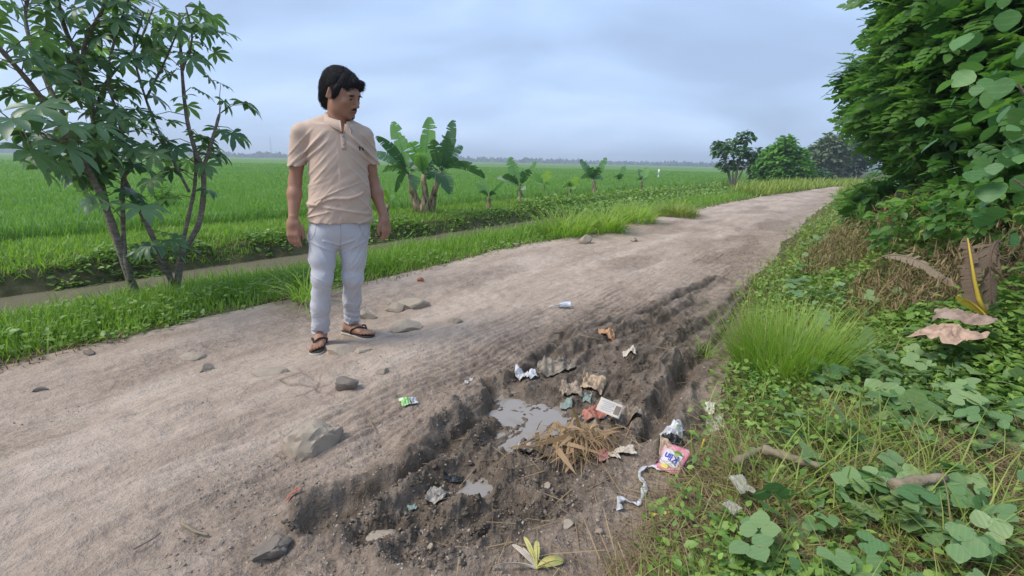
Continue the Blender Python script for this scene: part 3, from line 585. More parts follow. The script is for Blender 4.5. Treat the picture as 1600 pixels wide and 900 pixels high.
# -- bananas
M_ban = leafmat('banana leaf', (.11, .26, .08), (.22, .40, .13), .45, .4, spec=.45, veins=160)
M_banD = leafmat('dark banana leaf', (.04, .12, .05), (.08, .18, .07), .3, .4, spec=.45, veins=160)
M_banY = leafmat('yellow green banana leaf', (.19, .34, .03), (.28, .42, .05), .45, .45)
M_pst, t, b = mat('banana stem', (.2, .2, .08), .7, .3); n = nz(t, 1.5, 4, .6, objco(t, (14, 14, 4))); t.links.new(ramp(t, n, [(.35, (.05, .04, .02)), (.5, (.28, .21, .11)), (.62, (.46, .37, .22)), (.8, (.16, .22, .05))]), b.inputs['Base Color'])
def banana_leaf(root, p0, pc, p2, wid, m, r, tear=.35, fold=.35, petiole=.18):
    n = 22; VIEW = root.location; p0, pc, p2 = Vector(p0), Vector(pc), Vector(p2); V, Q, fv = [], [], []; mid = []
    for i in range(n+1):
        f = i/n; mid.append(p0*(1-f)**2+pc*2*f*(1-f)+p2*f*f)
    ribs = [max(.004, .016*(1-i/n))*(wid/.35+.3) for i in range(n+1)]
    side = (p2-p0).cross(Vector((0, 0, 1))); side = Vector((1, .3, 0)) if side.length < .15*(p2-p0).length else side
    vw = Vector((p0.x+VIEW.x, p0.y+VIEW.y, 0)).normalized(); sv = (p2-p0).normalized().cross(vw); sv.normalize(); side = Vector((1, .3, 0)) if side.length < .01 else side; side.normalize()
    sv = sv if sv.dot(side) > 0 else -sv; hz = math.hypot(p2.x-p0.x, p2.y-p0.y)/max(.01, (p2-p0).length); side = side*(.45*hz)+sv*(1.2-.6*hz)+Vector((0, 0, .0)); side.normalize(); gap = {1: 0.0, -1: 0.0}; tearrow = {1: {}, -1: {}}
    for sgn in (1, -1):
        dr = 0.0
        for i in range(n):
            f0, f1 = i/n, (i+1)/n
            if f1 <= petiole: continue
            if r.random() < tear: dr = r.uniform(-.1, .55); cut = .012
            else: cut = 0
            row = []
            for f, ii in ((f0+cut, i), (f1, i+1)):
                g = (max(f, petiole)-petiole)/(1-petiole); w = wid*(max(0, math.sin(math.pi*min(1, g*.93+.05)))**.55)*(1-.12*g)
                tg = (mid[min(ii+1, n)]-mid[max(ii-1, 0)]).normalized(); sd = side-tg*side.dot(tg); sd.normalize(); up = sd.cross(tg)
                if up.z < 0: up = -up
                for wq in (0, .55, 1):
                    q = mid[ii]+sd*sgn*w*wq*math.cos(fold+dr*wq)+tg*w*.25*wq + (up*.35-Vector((0, 0, .65)))*w*math.sin(fold*.4*wq+dr*wq*wq)
                    if cut and ii == i: q = q+tg*wid*.10*wq
                    row.append(q)
            fv += [f0]*3+[f1]*3; b0 = len(V); V += row; Q += [(b0, b0+1, b0+4, b0+3), (b0+1, b0+2, b0+5, b0+4)]
    nV = len(V); tb, tf, ta = tubemesh([(mid, ribs)], None, 5)
    VA = np.concatenate([np.array([tuple(v) for v in V]), tb]); F4 = np.concatenate([np.array(Q), tf[0]+nV]); F3 = tf[1]+nV
    me = npmesh('leaf', VA, [F4, F3], {'tint': np.full(len(VA), r.random()), 'v': np.concatenate([fv, np.zeros(len(tb))])}, False)
    return link('leaf', me, root, m)
def banana(label, base, top, tips, srad, seed, group, name='banana_plant'):
    """tips: (u, v, depth offset, bow, width, material)"""
    r = random.Random(seed); root = empty(name, base, 0, label, 'banana plant', group); D = math.hypot(base[0], base[1]); loc = lambda p: Vector(p)-Vector(base)
    tp = loc(at(top[0], top[1], D)); mid = tp*.5+Vector((r.uniform(-.04, .04), 0, 0))
    tube('stem', [([Vector((0, 0, -.05)), tp*.2, mid, tp*.8, tp], [srad*1.25, srad*1.1, srad*.85, srad*.7, srad*.5])], M_pst, root, 10)
    for u, v, dd, bow, wid, m in tips:
        p2 = loc(at(u, v, D+dd)); d = p2-tp; pc = tp+d*.5+Vector((0, 0, bow*d.length)); pc = pc if bow > .2 else pc
        banana_leaf(root, tp-Vector((0, 0, .04)), pc, p2, wid*(1.12 if group == G1 else 1.4), m, r, .42 if wid > .1 else .15)
    return root
G1 = 'banana plants growing as one clump by the rice field'
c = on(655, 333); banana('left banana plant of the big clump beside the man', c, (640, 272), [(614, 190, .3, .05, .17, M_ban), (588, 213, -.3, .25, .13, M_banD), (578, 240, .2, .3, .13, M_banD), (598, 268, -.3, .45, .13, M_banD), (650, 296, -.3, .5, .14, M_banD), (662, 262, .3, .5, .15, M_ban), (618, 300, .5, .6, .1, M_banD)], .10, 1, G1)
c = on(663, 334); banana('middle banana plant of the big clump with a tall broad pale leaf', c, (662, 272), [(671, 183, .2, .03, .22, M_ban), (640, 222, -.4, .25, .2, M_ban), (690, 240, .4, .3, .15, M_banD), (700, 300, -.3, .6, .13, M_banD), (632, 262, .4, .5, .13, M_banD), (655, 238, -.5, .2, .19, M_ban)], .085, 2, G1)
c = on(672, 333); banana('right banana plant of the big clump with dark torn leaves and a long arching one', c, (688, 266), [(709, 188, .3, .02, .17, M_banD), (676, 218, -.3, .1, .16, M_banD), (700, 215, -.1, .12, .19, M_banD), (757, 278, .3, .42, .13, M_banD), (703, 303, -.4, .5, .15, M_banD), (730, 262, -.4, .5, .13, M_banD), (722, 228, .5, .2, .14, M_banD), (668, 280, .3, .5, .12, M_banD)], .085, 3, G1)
G2 = 'young banana plants in a row along the rice field'
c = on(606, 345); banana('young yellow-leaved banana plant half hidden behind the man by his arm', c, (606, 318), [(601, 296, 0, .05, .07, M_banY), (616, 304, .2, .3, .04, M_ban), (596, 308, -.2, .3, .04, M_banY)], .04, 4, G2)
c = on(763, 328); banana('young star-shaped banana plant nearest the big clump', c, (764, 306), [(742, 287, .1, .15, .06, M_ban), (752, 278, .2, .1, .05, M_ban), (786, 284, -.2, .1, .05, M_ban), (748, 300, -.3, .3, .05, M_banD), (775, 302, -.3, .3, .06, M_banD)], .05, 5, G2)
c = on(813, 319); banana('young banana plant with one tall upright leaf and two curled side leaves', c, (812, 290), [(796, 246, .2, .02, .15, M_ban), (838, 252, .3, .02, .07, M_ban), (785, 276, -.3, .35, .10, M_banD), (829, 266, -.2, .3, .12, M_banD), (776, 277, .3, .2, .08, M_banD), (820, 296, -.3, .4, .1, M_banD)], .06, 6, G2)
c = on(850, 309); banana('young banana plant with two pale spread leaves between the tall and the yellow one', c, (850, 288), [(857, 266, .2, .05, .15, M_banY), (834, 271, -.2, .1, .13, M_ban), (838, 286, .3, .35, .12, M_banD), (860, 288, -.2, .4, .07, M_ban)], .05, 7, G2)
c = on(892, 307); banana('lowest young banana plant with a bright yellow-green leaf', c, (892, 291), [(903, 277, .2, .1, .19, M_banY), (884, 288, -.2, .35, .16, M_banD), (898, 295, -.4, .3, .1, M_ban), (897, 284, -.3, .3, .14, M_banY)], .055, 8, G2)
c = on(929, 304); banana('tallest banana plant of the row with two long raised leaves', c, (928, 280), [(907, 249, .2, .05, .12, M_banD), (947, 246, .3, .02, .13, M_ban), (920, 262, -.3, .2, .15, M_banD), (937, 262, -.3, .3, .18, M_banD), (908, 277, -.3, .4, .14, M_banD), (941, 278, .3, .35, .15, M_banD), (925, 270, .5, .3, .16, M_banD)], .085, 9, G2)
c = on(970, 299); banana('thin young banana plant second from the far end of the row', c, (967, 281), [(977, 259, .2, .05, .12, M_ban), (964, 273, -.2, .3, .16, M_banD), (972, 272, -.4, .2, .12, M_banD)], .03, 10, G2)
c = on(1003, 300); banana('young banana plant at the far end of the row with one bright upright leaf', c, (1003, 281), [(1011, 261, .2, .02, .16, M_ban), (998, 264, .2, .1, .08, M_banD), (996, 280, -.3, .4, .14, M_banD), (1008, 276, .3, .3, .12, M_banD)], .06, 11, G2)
# ---- leafy trees made of limbs and leaf clumps
def leafy(name, label, base, trunkpaths, blobs, n, m, tmpl, size, cat='tree', group=None, barkm=None, droop=-.25, shell=.5, seed=0, parts=('trunk', 'crown'), out=.8):
    root = empty(name, base, 0, label, cat, group); B = Vector(base)
    loc = lambda p: Vector(p)-B
    paths = []
    for pts, r0, r1 in trunkpaths:
        pts = smooth_path([tuple(loc(p)) for p in pts], 4); paths.append((pts, [r0+(r1-r0)*i/(len(pts)-1) for i in range(len(pts))]))
    tube(parts[0], paths, barkm or M_bark, root, 8)
    vol = np.array([b_[1]**2.2 for b_ in blobs]); idx = rng.choice(len(blobs), n, p=vol/vol.sum())
    cen = np.array([tuple(loc(b_[0])) for b_ in blobs]); rad = np.array([b_[1] for b_ in blobs]); sq = np.array([b_[2] if len(b_) > 2 else .85 for b_ in blobs])
    d = rng.normal(size=(n, 3)); d /= np.linalg.norm(d, axis=1)[:, None]; k = rng.random(n)**(1/3)*(1-shell)+shell*rng.uniform(.75, 1.08, n)
    lump = 1+.28*fbm(d[:, 0]*2.3+idx*3.1, d[:, 1]*2.3+d[:, 2]*1.7, 3, 151+seed)
    p = cen[idx]+d*(rad[idx]*k*lump)[:, None]*np.stack([np.ones(n), np.ones(n), sq[idx]], 1)
    ctr = cen.mean(0); o_ = p-(cen[idx]*.7+ctr*.3); yaw = np.arctan2(-o_[:, 0], o_[:, 1])*1.0+rng.normal(0, .9, n)
    rm = rotmats(yaw, rng.normal(droop, .4, n), rng.normal(0, .4, n))
    cl = fbm(p[:, 0]*1.4/max(rad), p[:, 1]*1.4/max(rad)+p[:, 2]*2/max(rad), 3, 161+seed)
    scatter(parts[1], tmpl, p, rm, size*rng.uniform(.6, 1.35, n), np.clip(.42+.75*cl+rng.normal(0, .16, n), 0, 1), root, m)
    return root
M_treeR = leafmat('pinnate leaves', (.06, .16, .04), (.22, .39, .09), .5, .42, spec=.4)
M_tr1 = leafmat('dark round leaves', (.045, .11, .05), (.11, .20, .08), .25, .5)
M_tr2 = leafmat('bushy green leaves', (.06, .16, .035), (.15, .30, .06), .4, .5)
M_tr3 = leafmat('pale feathery leaves', (.10, .15, .07), (.17, .23, .12), .3, .6)
M_tr4 = leafmat('deep green leaves', (.030, .065, .035), (.06, .11, .05), .2, .6)
tb = Vector((6.3, 6.7, 0)); tb.z = gz(6.3, 6.7)
BR = [(at(1352, 118, 9.0), .30), (at(1385, 180, 9), .38), (at(1412, 110, 8.8), .5), (at(1450, 45, 8.6), .48), (at(1430, 150, 8.6), .7), (at(1510, 20, 8.2), .85), (at(1490, 110, 8.0), .85), (at(1500, 190, 7.8), .75), (at(1560, 60, 7.4), 1.0), (at(1570, 150, 7.0), .9), (at(1430, 215, 9), .45), (at(1412, 238, 9.5), .3), (at(1460, 240, 8.6), .5),
      (at(1382, 218, 9.5), .2), (at(1520, -70, 8.4), .8), (at(1570, -80, 7.6), 1.1), (at(1460, -40, 9), .5), (at(1345, 185, 9.2), .22), (at(1650, 60, 7), 1.2), (at(1660, 180, 6.5), 1.0), (at(1342, 150, 9.1), .2), (at(1425, -5, 8.9), .3), (at(1350, 95, 9.1), .15)]
lp = []
for p, rad in BR[:18]:
    v = Vector(p)-tb; lp.append(([tuple(tb+Vector((0, 0, .3))), tuple(tb+v*.4+Vector((0, 0, .25))), tuple(p)], .05, .012))
lp.append(([tuple(tb-Vector((0, 0, .1))), tuple(tb+Vector((0, 0, .5))), tuple(tb+Vector((.1, 0, 1.8)))], .13, .09))
leafy('roadside_tree', 'large leafy tree overhanging the right side of the road', tb, lp, BR, 10000, M_treeR, PINW, .235, shell=.35, droop=-.1)
# hedge shrubs below it, from near to far
for (u, v, d, h, w_, lab, sd) in ((1440, 270, 9.5, .8, 1.0, 'leafy green shrub at the foot of the large roadside tree', 1), (1530, 300, 6.2, 1.1, .9, 'dense dark green shrub behind the hanging banana leaf', 2), (1432, 272, 12.5, .6, .55, 'rounded green shrub beside the road beyond the large roadside tree', 3), (1405, 262, 20, 1.0, .8, 'farthest green shrub of the right roadside hedge', 4)):
    c = at(u, v, d); g = gz(c.x, c.y); base = Vector((c.x, c.y, g))
    bl = [(base+Vector((random.Random(sd*9+i).uniform(-w_, w_)*.8, random.Random(sd*7+i).uniform(-w_, w_)*.8, h*(.35+.6*random.Random(sd*5+i).random()))), .42*w_) for i in range(9)]
    leafy('hedge_shrub', lab, base, [([tuple(base), tuple(base+Vector((0, 0, h*.5))), tuple(b_[0])], .025, .008) for b_ in bl[:6]], bl, 2600, M_tr2 if sd != 2 else M_treeR, PIN if sd in (1, 3) else LF, .17 if sd in (1, 3) else .10, cat='shrub', group='shrubs of the right roadside hedge', parts=('stem', 'foliage'), seed=sd)
# vine covered shrub at the frame's right edge, large round leaves
base = Vector((3.55, 2.75, gz(3.55, 2.75)))
bl = [(at(1590, 130, 3.9), .35), (at(1600, 210, 3.8), .35), (at(1585, 280, 3.9), .28), (at(1650, 150, 4), .5), (at(1660, 300, 3.8), .45), (at(1640, 40, 4.1), .45)]
leafy('vine_shrub', 'vine-draped shrub with large round pale green leaves at the right edge', base, [([tuple(base), tuple(base+Vector((0, 0, .5))), tuple(b_[0])], .018, .006) for b_ in bl], bl, 170, leafmat('round vine leaves', (.07, .18, .06), (.15, .30, .10), .35, .45, veins=22), RL, .10, cat='shrub', parts=('stem', 'foliage'), droop=-.9, seed=5)
# -- distant trees left of the road
def ftree(name, lab, u, v, D, hpx, blobs, n, m, size, tr, bark=None, group=None, tmpl=LF, trunk_top=.55):
    c = at(u, v, D); g = gz(c.x, c.y); base = Vector((c.x, c.y, g)); bl = [(at(a, b_, D+dd), rr_) for a, b_, dd, rr_ in blobs]
    tp = []
    for p, _ in bl: tp.append(([tuple(base-Vector((0, 0, .2))), tuple(base*(1-trunk_top)+Vector((p.x, p.y, p.z))*trunk_top+Vector((0, 0, .1))), tuple(p)], tr, tr*.3))
    return leafy(name, lab, base, tp, bl, n, m, tmpl, size, group=group, barkm=bark, seed=int(u) % 13)
ftree('small_tree', 'small open-crowned dark tree alone at the field edge left of the bushy tree', 1146, 290, 33.5, 90, [(1128, 235, 0, .5), (1145, 226, .3, .45), (1166, 214, 0, .42), (1158, 238, -.4, .5), (1135, 258, 0, .45), (1152, 258, .5, .4), (1172, 245, 0, .35), (1122, 226, 0, .3), (1178, 235, 0, .25)], 800, M_tr1, .30, .05)
ftree('bushy_tree', 'dense bright green bushy tree with a pointed top beside the road', 1220, 288, 44, 80, [(1220, 262, 0, 1.5), (1200, 262, 0, 1.1), (1243, 262, 0, 1.2), (1222, 240, 0, 1.1), (1228, 226, 0, .7), (1205, 243, 0, .8), (1245, 243, .5, .8), (1222, 278, -.4, 1.3), (1200, 275, 0, .8), (1250, 275, 0, .8), (1229, 217, 0, .4)], 5200, leafmat('bright bushy leaves', (.07, .20, .035), (.20, .40, .07), .45, .5), .38, .12)
ftree('dark_tree', 'low dark tree filling the gap left of the bushy tree', 1188, 288, 47, 80, [(1186, 262, 0, .9), (1192, 275, 0, .9), (1182, 250, 0, .5)], 900, M_tr4, .4, .1)
ftree('green_shrub', 'low dark green shrub right of the bushy tree', 1262, 284, 50, 80, [(1262, 270, 0, .8), (1275, 274, 0, .7), (1253, 272, 0, .6), (1290, 276, 2, .5)], 900, M_tr1, .35, .1)
ftree('pale_tree', 'tall pale grey-green tree with a slim white trunk in the distance', 1297, 272, 80, 80, [(1292, 235, 0, 2.2), (1302, 222, 0, 1.6), (1283, 243, 0, 1.7), (1300, 245, 0, 2.2), (1310, 235, 1, 1.7), (1290, 258, 0, 1.4), (1305, 260, 0, 1.3)], 2600, M_tr3, .6, .12, M_pale)
ftree('deep_green_tree', 'wide dark green tree right of the pale tree in the distance', 1325, 272, 88, 80, [(1322, 240, 0, 2.4), (1335, 235, 0, 2.2), (1345, 245, 0, 1.8), (1330, 258, 0, 2.0), (1315, 255, 0, 1.6), (1350, 232, 0, 1.2)], 2400, M_tr4, .7, .3)
# tall grass where the road bends out of sight
x, y, r = cand(60000, 22, 110, 1.0, 24, 46); s, t = xy2st(x, y); e = t-tl(s); e2 = tr(s)-t
k = ((e > 0) & (e < 3.5)) | ((e2 > 0) & (e2 < 6)) ; blades('roadside_grass', x[k], y[k], .42, .05, .5, None, M_grassD, np.clip(rng.normal(.55, .2, int(k.sum())), 0, .88))
# -- far tree line, one mass at the horizon, with a mast
n = 16000; a = np.radians(rng.uniform(-60, 42, n)); rr_ = 760+90*fbm(np.degrees(a)*.11, a*0, 3, 171)+rng.uniform(-25, 25, n)
prof = np.clip(.55+.9*fbm(np.degrees(a)*.45, a*0+3, 4, 172)+.5*fbm(np.degrees(a)*2.5, a*0+5, 2, 173), .12, 1.6)
z = rng.random(n)*5.2*prof; rm = rotmats(rng.uniform(0, 6.28, n), rng.normal(.2, .8, n), rng.normal(0, .6, n))
tag(scatter('far_treeline', LF, np.stack([rr_*np.sin(a), rr_*np.cos(a), z-.3], 1), rm, rng.uniform(3, 7, n), None, None, M_tr4), kind='stuff')
c = at(425, 244, 600); h = 25; ps = [([Vector((dx*(1-k), dy*(1-k), h*k)) for k in (0, .5, 1)], .13) for dx, dy in ((-1.2, -1.2), (1.2, -1.2), (0, 1.4))]
for i in range(9):
    k = i/9; q = (1-k)*1.2; ps.append(([Vector((-q, -q, h*k)), Vector((q*.9, -q*.9, h*(k+.1)))], .09))
root = tube('lattice_mast', ps, mat('mast steel', (.3, .3, .32), .6)[0], None, 4); root.location = (c.x, c.y, -.2); tag(root, 'thin lattice mast on the horizon left of the man', 'mast')
c = on(1028, 283); pt = tube('marker_post', [([Vector((0, 0, -.1)), Vector((0, 0, .9))], .05), ([Vector((0, 0, .55)), Vector((.02, 0, .95))], .075)], mat('white plastic', (.7, .72, .7), .6)[0], None, 8); pt.location = c; tag(pt, 'small white marker post standing in the rice field', 'post')
c = on(912, 283)
# ------------------------------------------------------------------ the man: signed distance fields turned into continuous surfaces
from mathutils.bvhtree import BVHTree
MAN = Vector((-1.08, 2.87, 0)); MD = math.hypot(MAN.x, MAN.y); MAZ = math.atan2(MAN.x, MAN.y)
MX = Vector((math.cos(MAZ), -math.sin(MAZ), 0)); MY = Vector((math.sin(MAZ), math.cos(MAZ), 0))
def mloc(p): p = Vector(p)-MAN; return np.array([p.dot(MX), p.dot(MY), p.z])
def K(u, v, dy=0.0):
    """a joint of the man: read in the photo, placed dy metres behind the plane he stands in"""
    d = pray(u, v); k = (MD+dy)/(d.x*math.sin(MAZ)+d.y*math.cos(MAZ)); return mloc((d.x*k, d.y*k, EYE+d.z*k))
def s_ell(p, c, r): 
    q = (p-c)/r; k0 = np.sqrt((q*q).sum(1)); q2 = q/r; k1 = np.sqrt((q2*q2).sum(1))+1e-9; return k0*(k0-1)/k1
def s_cap(p, a, b, ra, rb):
    ba = b-a; h = np.clip(((p-a)@ba)/(ba@ba), 0, 1); return np.sqrt(((p-a-h[:, None]*ba)**2).sum(1))-(ra+(rb-ra)*h)
def s_box(p, c, M, half, rad):
    q = np.abs((p-c)@M)-half+rad; return np.sqrt((np.maximum(q, 0)**2).sum(1))+np.minimum(q.max(1), 0)-rad
def chain(p, pts, rs, k=.01):
    d = None
    for i in range(len(pts)-1):
        e = s_cap(p, pts[i], pts[i+1], rs[i], rs[i+1]); d = e if d is None else smin(d, e, k)
    return d
def surfnet(fn, lo, hi, vox, B=8, sm=2):
    lo = np.array(lo, float); hi = np.array(hi, float); nb = np.ceil((hi-lo)/(vox*B)).astype(int); n = nb*B+1
    bc = np.stack(np.meshgrid(*[np.arange(k) for k in nb], indexing='ij'), -1).reshape(-1, 3)
    dc = fn(lo+(bc+.5)*B*vox); act = np.abs(dc) < vox*B*.95+.012
    D = np.ones(tuple(n), np.float32)
    off = np.stack(np.meshgrid(*[np.arange(B+1)]*3, indexing='ij'), -1).reshape(-1, 3)
    for b in bc[(~act) & (dc < 0)]:
        i = b*B; D[i[0]:i[0]+B+1, i[1]:i[1]+B+1, i[2]:i[2]+B+1] = -1
    A = bc[act]
    for s0 in range(0, len(A), 600):
        idx = (A[s0:s0+600, None, :]*B+off[None]).reshape(-1, 3); D[idx[:, 0], idx[:, 1], idx[:, 2]] = fn(lo+idx*vox)
    neg = D < 0; c = [neg[i:n[0]-1+i, j:n[1]-1+j, k:n[2]-1+k] for i in (0, 1) for j in (0, 1) for k in (0, 1)]
    cnt = sum(x.astype(np.int8) for x in c); cell = np.argwhere((cnt > 0) & (cnt < 8)); cid = -np.ones(cnt.shape, np.int64); cid[tuple(cell.T)] = np.arange(len(cell))
    acc = np.zeros((len(cell), 3)); num = np.zeros(len(cell)); cor = [(i, j, k) for i in (0, 1) for j in (0, 1) for k in (0, 1)]
    for a in cor:
        for ax in range(3):
            if a[ax]: continue
            b = list(a); b[ax] = 1; ia, ib = cell+a, cell+b; va, vb = D[tuple(ia.T)], D[tuple(ib.T)]; m = (va < 0) != (vb < 0)
            t = np.where(m, va/(va-vb+1e-12), 0); pt = ia+t[:, None]*(np.array(b)-np.array(a)); acc[m] += pt[m]; num[m] += 1
    V = lo+acc/num[:, None]*vox; Q = []
    for ax in range(3):
        u, v = (ax+1) % 3, (ax+2) % 3; sl0 = [slice(1, n[i]-1) for i in range(3)]; sl1 = list(sl0); sl0[ax] = slice(0, n[ax]-1); sl1[ax] = slice(1, n[ax])
        a0, a1 = neg[tuple(sl0)], neg[tuple(sl1)]; e = np.argwhere(a0 != a1); fl = a0[tuple(e.T)]
        g = e+1; g[:, ax] -= 1; f = []
        for du, dv_ in ((1, 1), (0, 1), (0, 0), (1, 0)):
            h = g.copy(); h[:, u] -= du; h[:, v] -= dv_; f.append(cid[tuple(h.T)])
        f = np.stack(f, 1); f[~fl] = f[~fl][:, ::-1]; Q.append(f)
    Q = np.concatenate(Q); Q = Q[(Q >= 0).all(1)]
    # light smoothing
    for _ in range(sm):
        s_ = np.zeros_like(V); w = np.zeros(len(V))
        for i in range(4):
            np.add.at(s_, Q[:, i], V[Q[:, (i+1) % 4]]); np.add.at(w, Q[:, i], 1)
        V = V*.5+.5*s_/np.maximum(w, 1)[:, None]
    return V, Q
man = empty('person', MAN, -MAZ, 'man in beige polo shirt, pale grey jeans and flip-flops looking down at the muddy hole', 'person')
# joints
gL = gz(*un(495, 548)[:2]); gR = gz(*un(565, 528)[:2])
footL_h, footL_t = mloc(un(505, 533, gL)), mloc(un(492, 557, gL)); footR_h, footR_t = mloc(un(541, 520, gR)), mloc(un(590, 532, gR))
def unit(v): return v/np.linalg.norm(v)
dL = unit(footL_t-footL_h); dR = unit(footR_t-footR_h); footL_t = footL_h+dL*.235; footR_t = footR_h+dR*.235
ankL = footL_h+dL*.035+[0, 0, .085]; ankR = footR_h+dR*.035+[0, 0, .085]
hipL, hipR = K(505, 372, 0), K(554, 370, .01); knL, knR = K(503, 434, -.03), K(551, 433, .03)
shL, shR = K(470, 206, .0), K(570, 212, .0); elL, elR = K(461, 284, .03), K(583, 284, .04); wrL, wrR = K(458, 344, -.03), K(600, 339, -.02)
HC = K(534, 147, -.02); HS = 1.06; yaw, pit = R(50), R(20)
Mh = np.array(Matrix.Rotation(yaw, 3, 'Z') @ Matrix.Rotation(pit, 3, 'X') @ Matrix.Rotation(R(-4), 3, 'Y'))
def hl(p): return ((p-HC)@Mh)/HS
def hw(q): return HC+(np.array(q)*HS)@Mh.T
A3 = np.array
def head_sdf(p):
    q = hl(p); d = s_ell(q, A3([0, .012, .035]), A3([.076, .094, .086]))
    d = smin(d, s_ell(q, A3([0, -.034, -.030]), A3([.061, .058, .088])), .03)
    for s in (-1, 1):
        d = smin(d, s_ell(q, A3([s*.044, -.008, -.058]), A3([.020, .032, .036])), .03)
        d = smin(d, s_ell(q, A3([s*.042, -.062, -.020]), A3([.022, .020, .017])), .018)
    d = smin(d, s_ell(q, A3([0, -.058, -.085]), A3([.036, .034, .024])), .02)
    d = smin(d, s_cap(q, A3([-.036, -.080, .022]), A3([.036, -.080, .022]), .010, .010), .014)
    for s in (-1, 1):
        d = -smin(-d, s_ell(q, A3([s*.031, -.102, .002]), A3([.019, .017, .011])), .012)
    for s in (-1, 1):
        d = smin(d, s_ell(q, A3([s*.031, -.0765, .003]), A3([.0150, .0135, .0125])), .003)
        slit = s_ell(q, A3([s*.031, -.092, -.0022]), A3([.0125, .0085, .0034])); d = np.maximum(d, -slit)
    d = smin(d, s_cap(q, A3([0, -.086, .012]), A3([0, -.110, -.028]), .0075, .0105), .010)
    for s in (-1, 1): d = smin(d, s_ell(q, A3([s*.0135, -.098, -.034]), A3([.0085, .010, .0075])), .006)
    for s in (-1, 1): d = np.maximum(d, -s_ell(q, A3([s*.007, -.105, -.041]), A3([.0032, .005, .004])))
    d = smin(d, s_ell(q, A3([0, -.084, -.055]), A3([.026, .015, .016])), .012)
    d = smin(d, s_ell(q, A3([0, -.096, -.0575]), A3([.022, .0075, .0045])), .004); d = smin(d, s_ell(q, A3([0, -.0945, -.0675]), A3([.019, .008, .0052])), .004)
    d = np.maximum(d, -s_ell(q, A3([0, -.104, -.0625]), A3([.021, .006, .0012])))
    d = smin(d, s_ell(q, A3([0, -.083, -.093]), A3([.019, .015, .015])), .014)
    for s in (-1, 1):
        e = s_box(q, A3([s*.080, .010, -.004]), np.array(Matrix.Rotation(s*R(-22), 3, 'Z') @ Matrix.Rotation(R(8), 3, 'X')), A3([.0045, .0155, .028]), .0044)
        e = np.maximum(e, -s_ell(q, A3([s*.090, .004, -.001]), A3([.0105, .009, .019]))); d = smin(d, e, .007)
    return d*HS
def hand_sdf(p, wr, elb, s, back, curl):
    """s: side the thumb points to (+x / -x); back: direction the back of the hand faces"""
    dn = unit(wr-elb); dn = unit(dn*.6+A3([0, 0, -1])*.6); bk = unit(back-dn*(back@dn)); sd = np.cross(dn, bk); sd = sd if sd[0]*s > 0 else -sd
    c = wr+dn*.05; M = np.stack([sd, bk, dn], 1)
    d = s_box(p, c, M, A3([.037, .014, .046]), .013); d = smin(d, s_cap(p, wr-dn*.02, wr+dn*.02, .026, .026), .025)
    for i, (o, L) in enumerate(((.029, .070), (.010, .077), (-.009, .072), (-.027, .058))):
        b = c+dn*.040+sd*o; pal = -bk; a1 = curl*(.55+.08*i); a2 = a1+curl*.8; a3 = a2+curl*.55; q = b; pts = [b-dn*.02, b]
        for a, f in ((a1, .45), (a2, .31), (a3, .24)):
            q = q+(dn*math.cos(a)+pal*math.sin(a))*L*f; pts.append(q)
        d = smin(d, chain(p, pts, [.0095, .0095, .0088, .0080, .0068], .003), .005)
    tb_ = c-dn*.032+sd*.022; t1 = tb_+(sd*.55+dn*.75-bk*.30)*.042; t2 = t1+(dn*.9+sd*.12-bk*.25)*.033; t3 = t2+(dn*.95-sd*.15-bk*.2)*.024
    return smin(d, chain(p, [tb_, t1, t2, t3], [.016, .0125, .0105, .008], .006), .010)
def foot_sdf(p, h, t, ank, s):
    dr = unit(t-h); up = A3([0, 0, 1.]); sd = np.cross(dr, up)*s; z0 = A3([0, 0, .020])      # s: big toe side = sd
    hb, ba = h+z0+up*.030+dr*.012, h+z0+up*.020+dr*.165
    d = s_cap(p, hb, h+z0+dr*.10+up*.032, .030, .029); d = smin(d, s_cap(p, h+z0+dr*.10+up*.028+sd*.004, ba+sd*.014, .028, .020), .03); d = smin(d, s_cap(p, h+z0+dr*.08+up*.022-sd*.012, ba-sd*.020-dr*.012, .024, .017), .02)
    d = smin(d, s_cap(p, ank+up*.06, h+z0+dr*.045+up*.045, .036, .032), .03)
    for i, (o, L, r_) in enumerate(((.030, .062, .0125), (.011, .058, .0090), (-.005, .050, .0085), (-.020, .040, .008), (-.033, .028, .0075))):
        b = ba+sd*o*.9-dr*.010*i*.6-up*.004; m_ = b+dr*L*.55+up*.003; e = b+dr*L-up*.004; d = smin(d, chain(p, [b, m_, e], [r_*1.05, r_*.95, r_], .004), .005)
    return np.maximum(d, (h[2]+.0195)-p[:, 2])
NB = (K(529, 186, .005)+K(529, 200, .01))/2
def gated(p, lo, hi, fn):
    d = np.full(len(p), .5); m = ((p > A3(lo)-.07) & (p < A3(hi)+.07)).all(1)
    if m.any(): d[m] = fn(p[m])
    return d
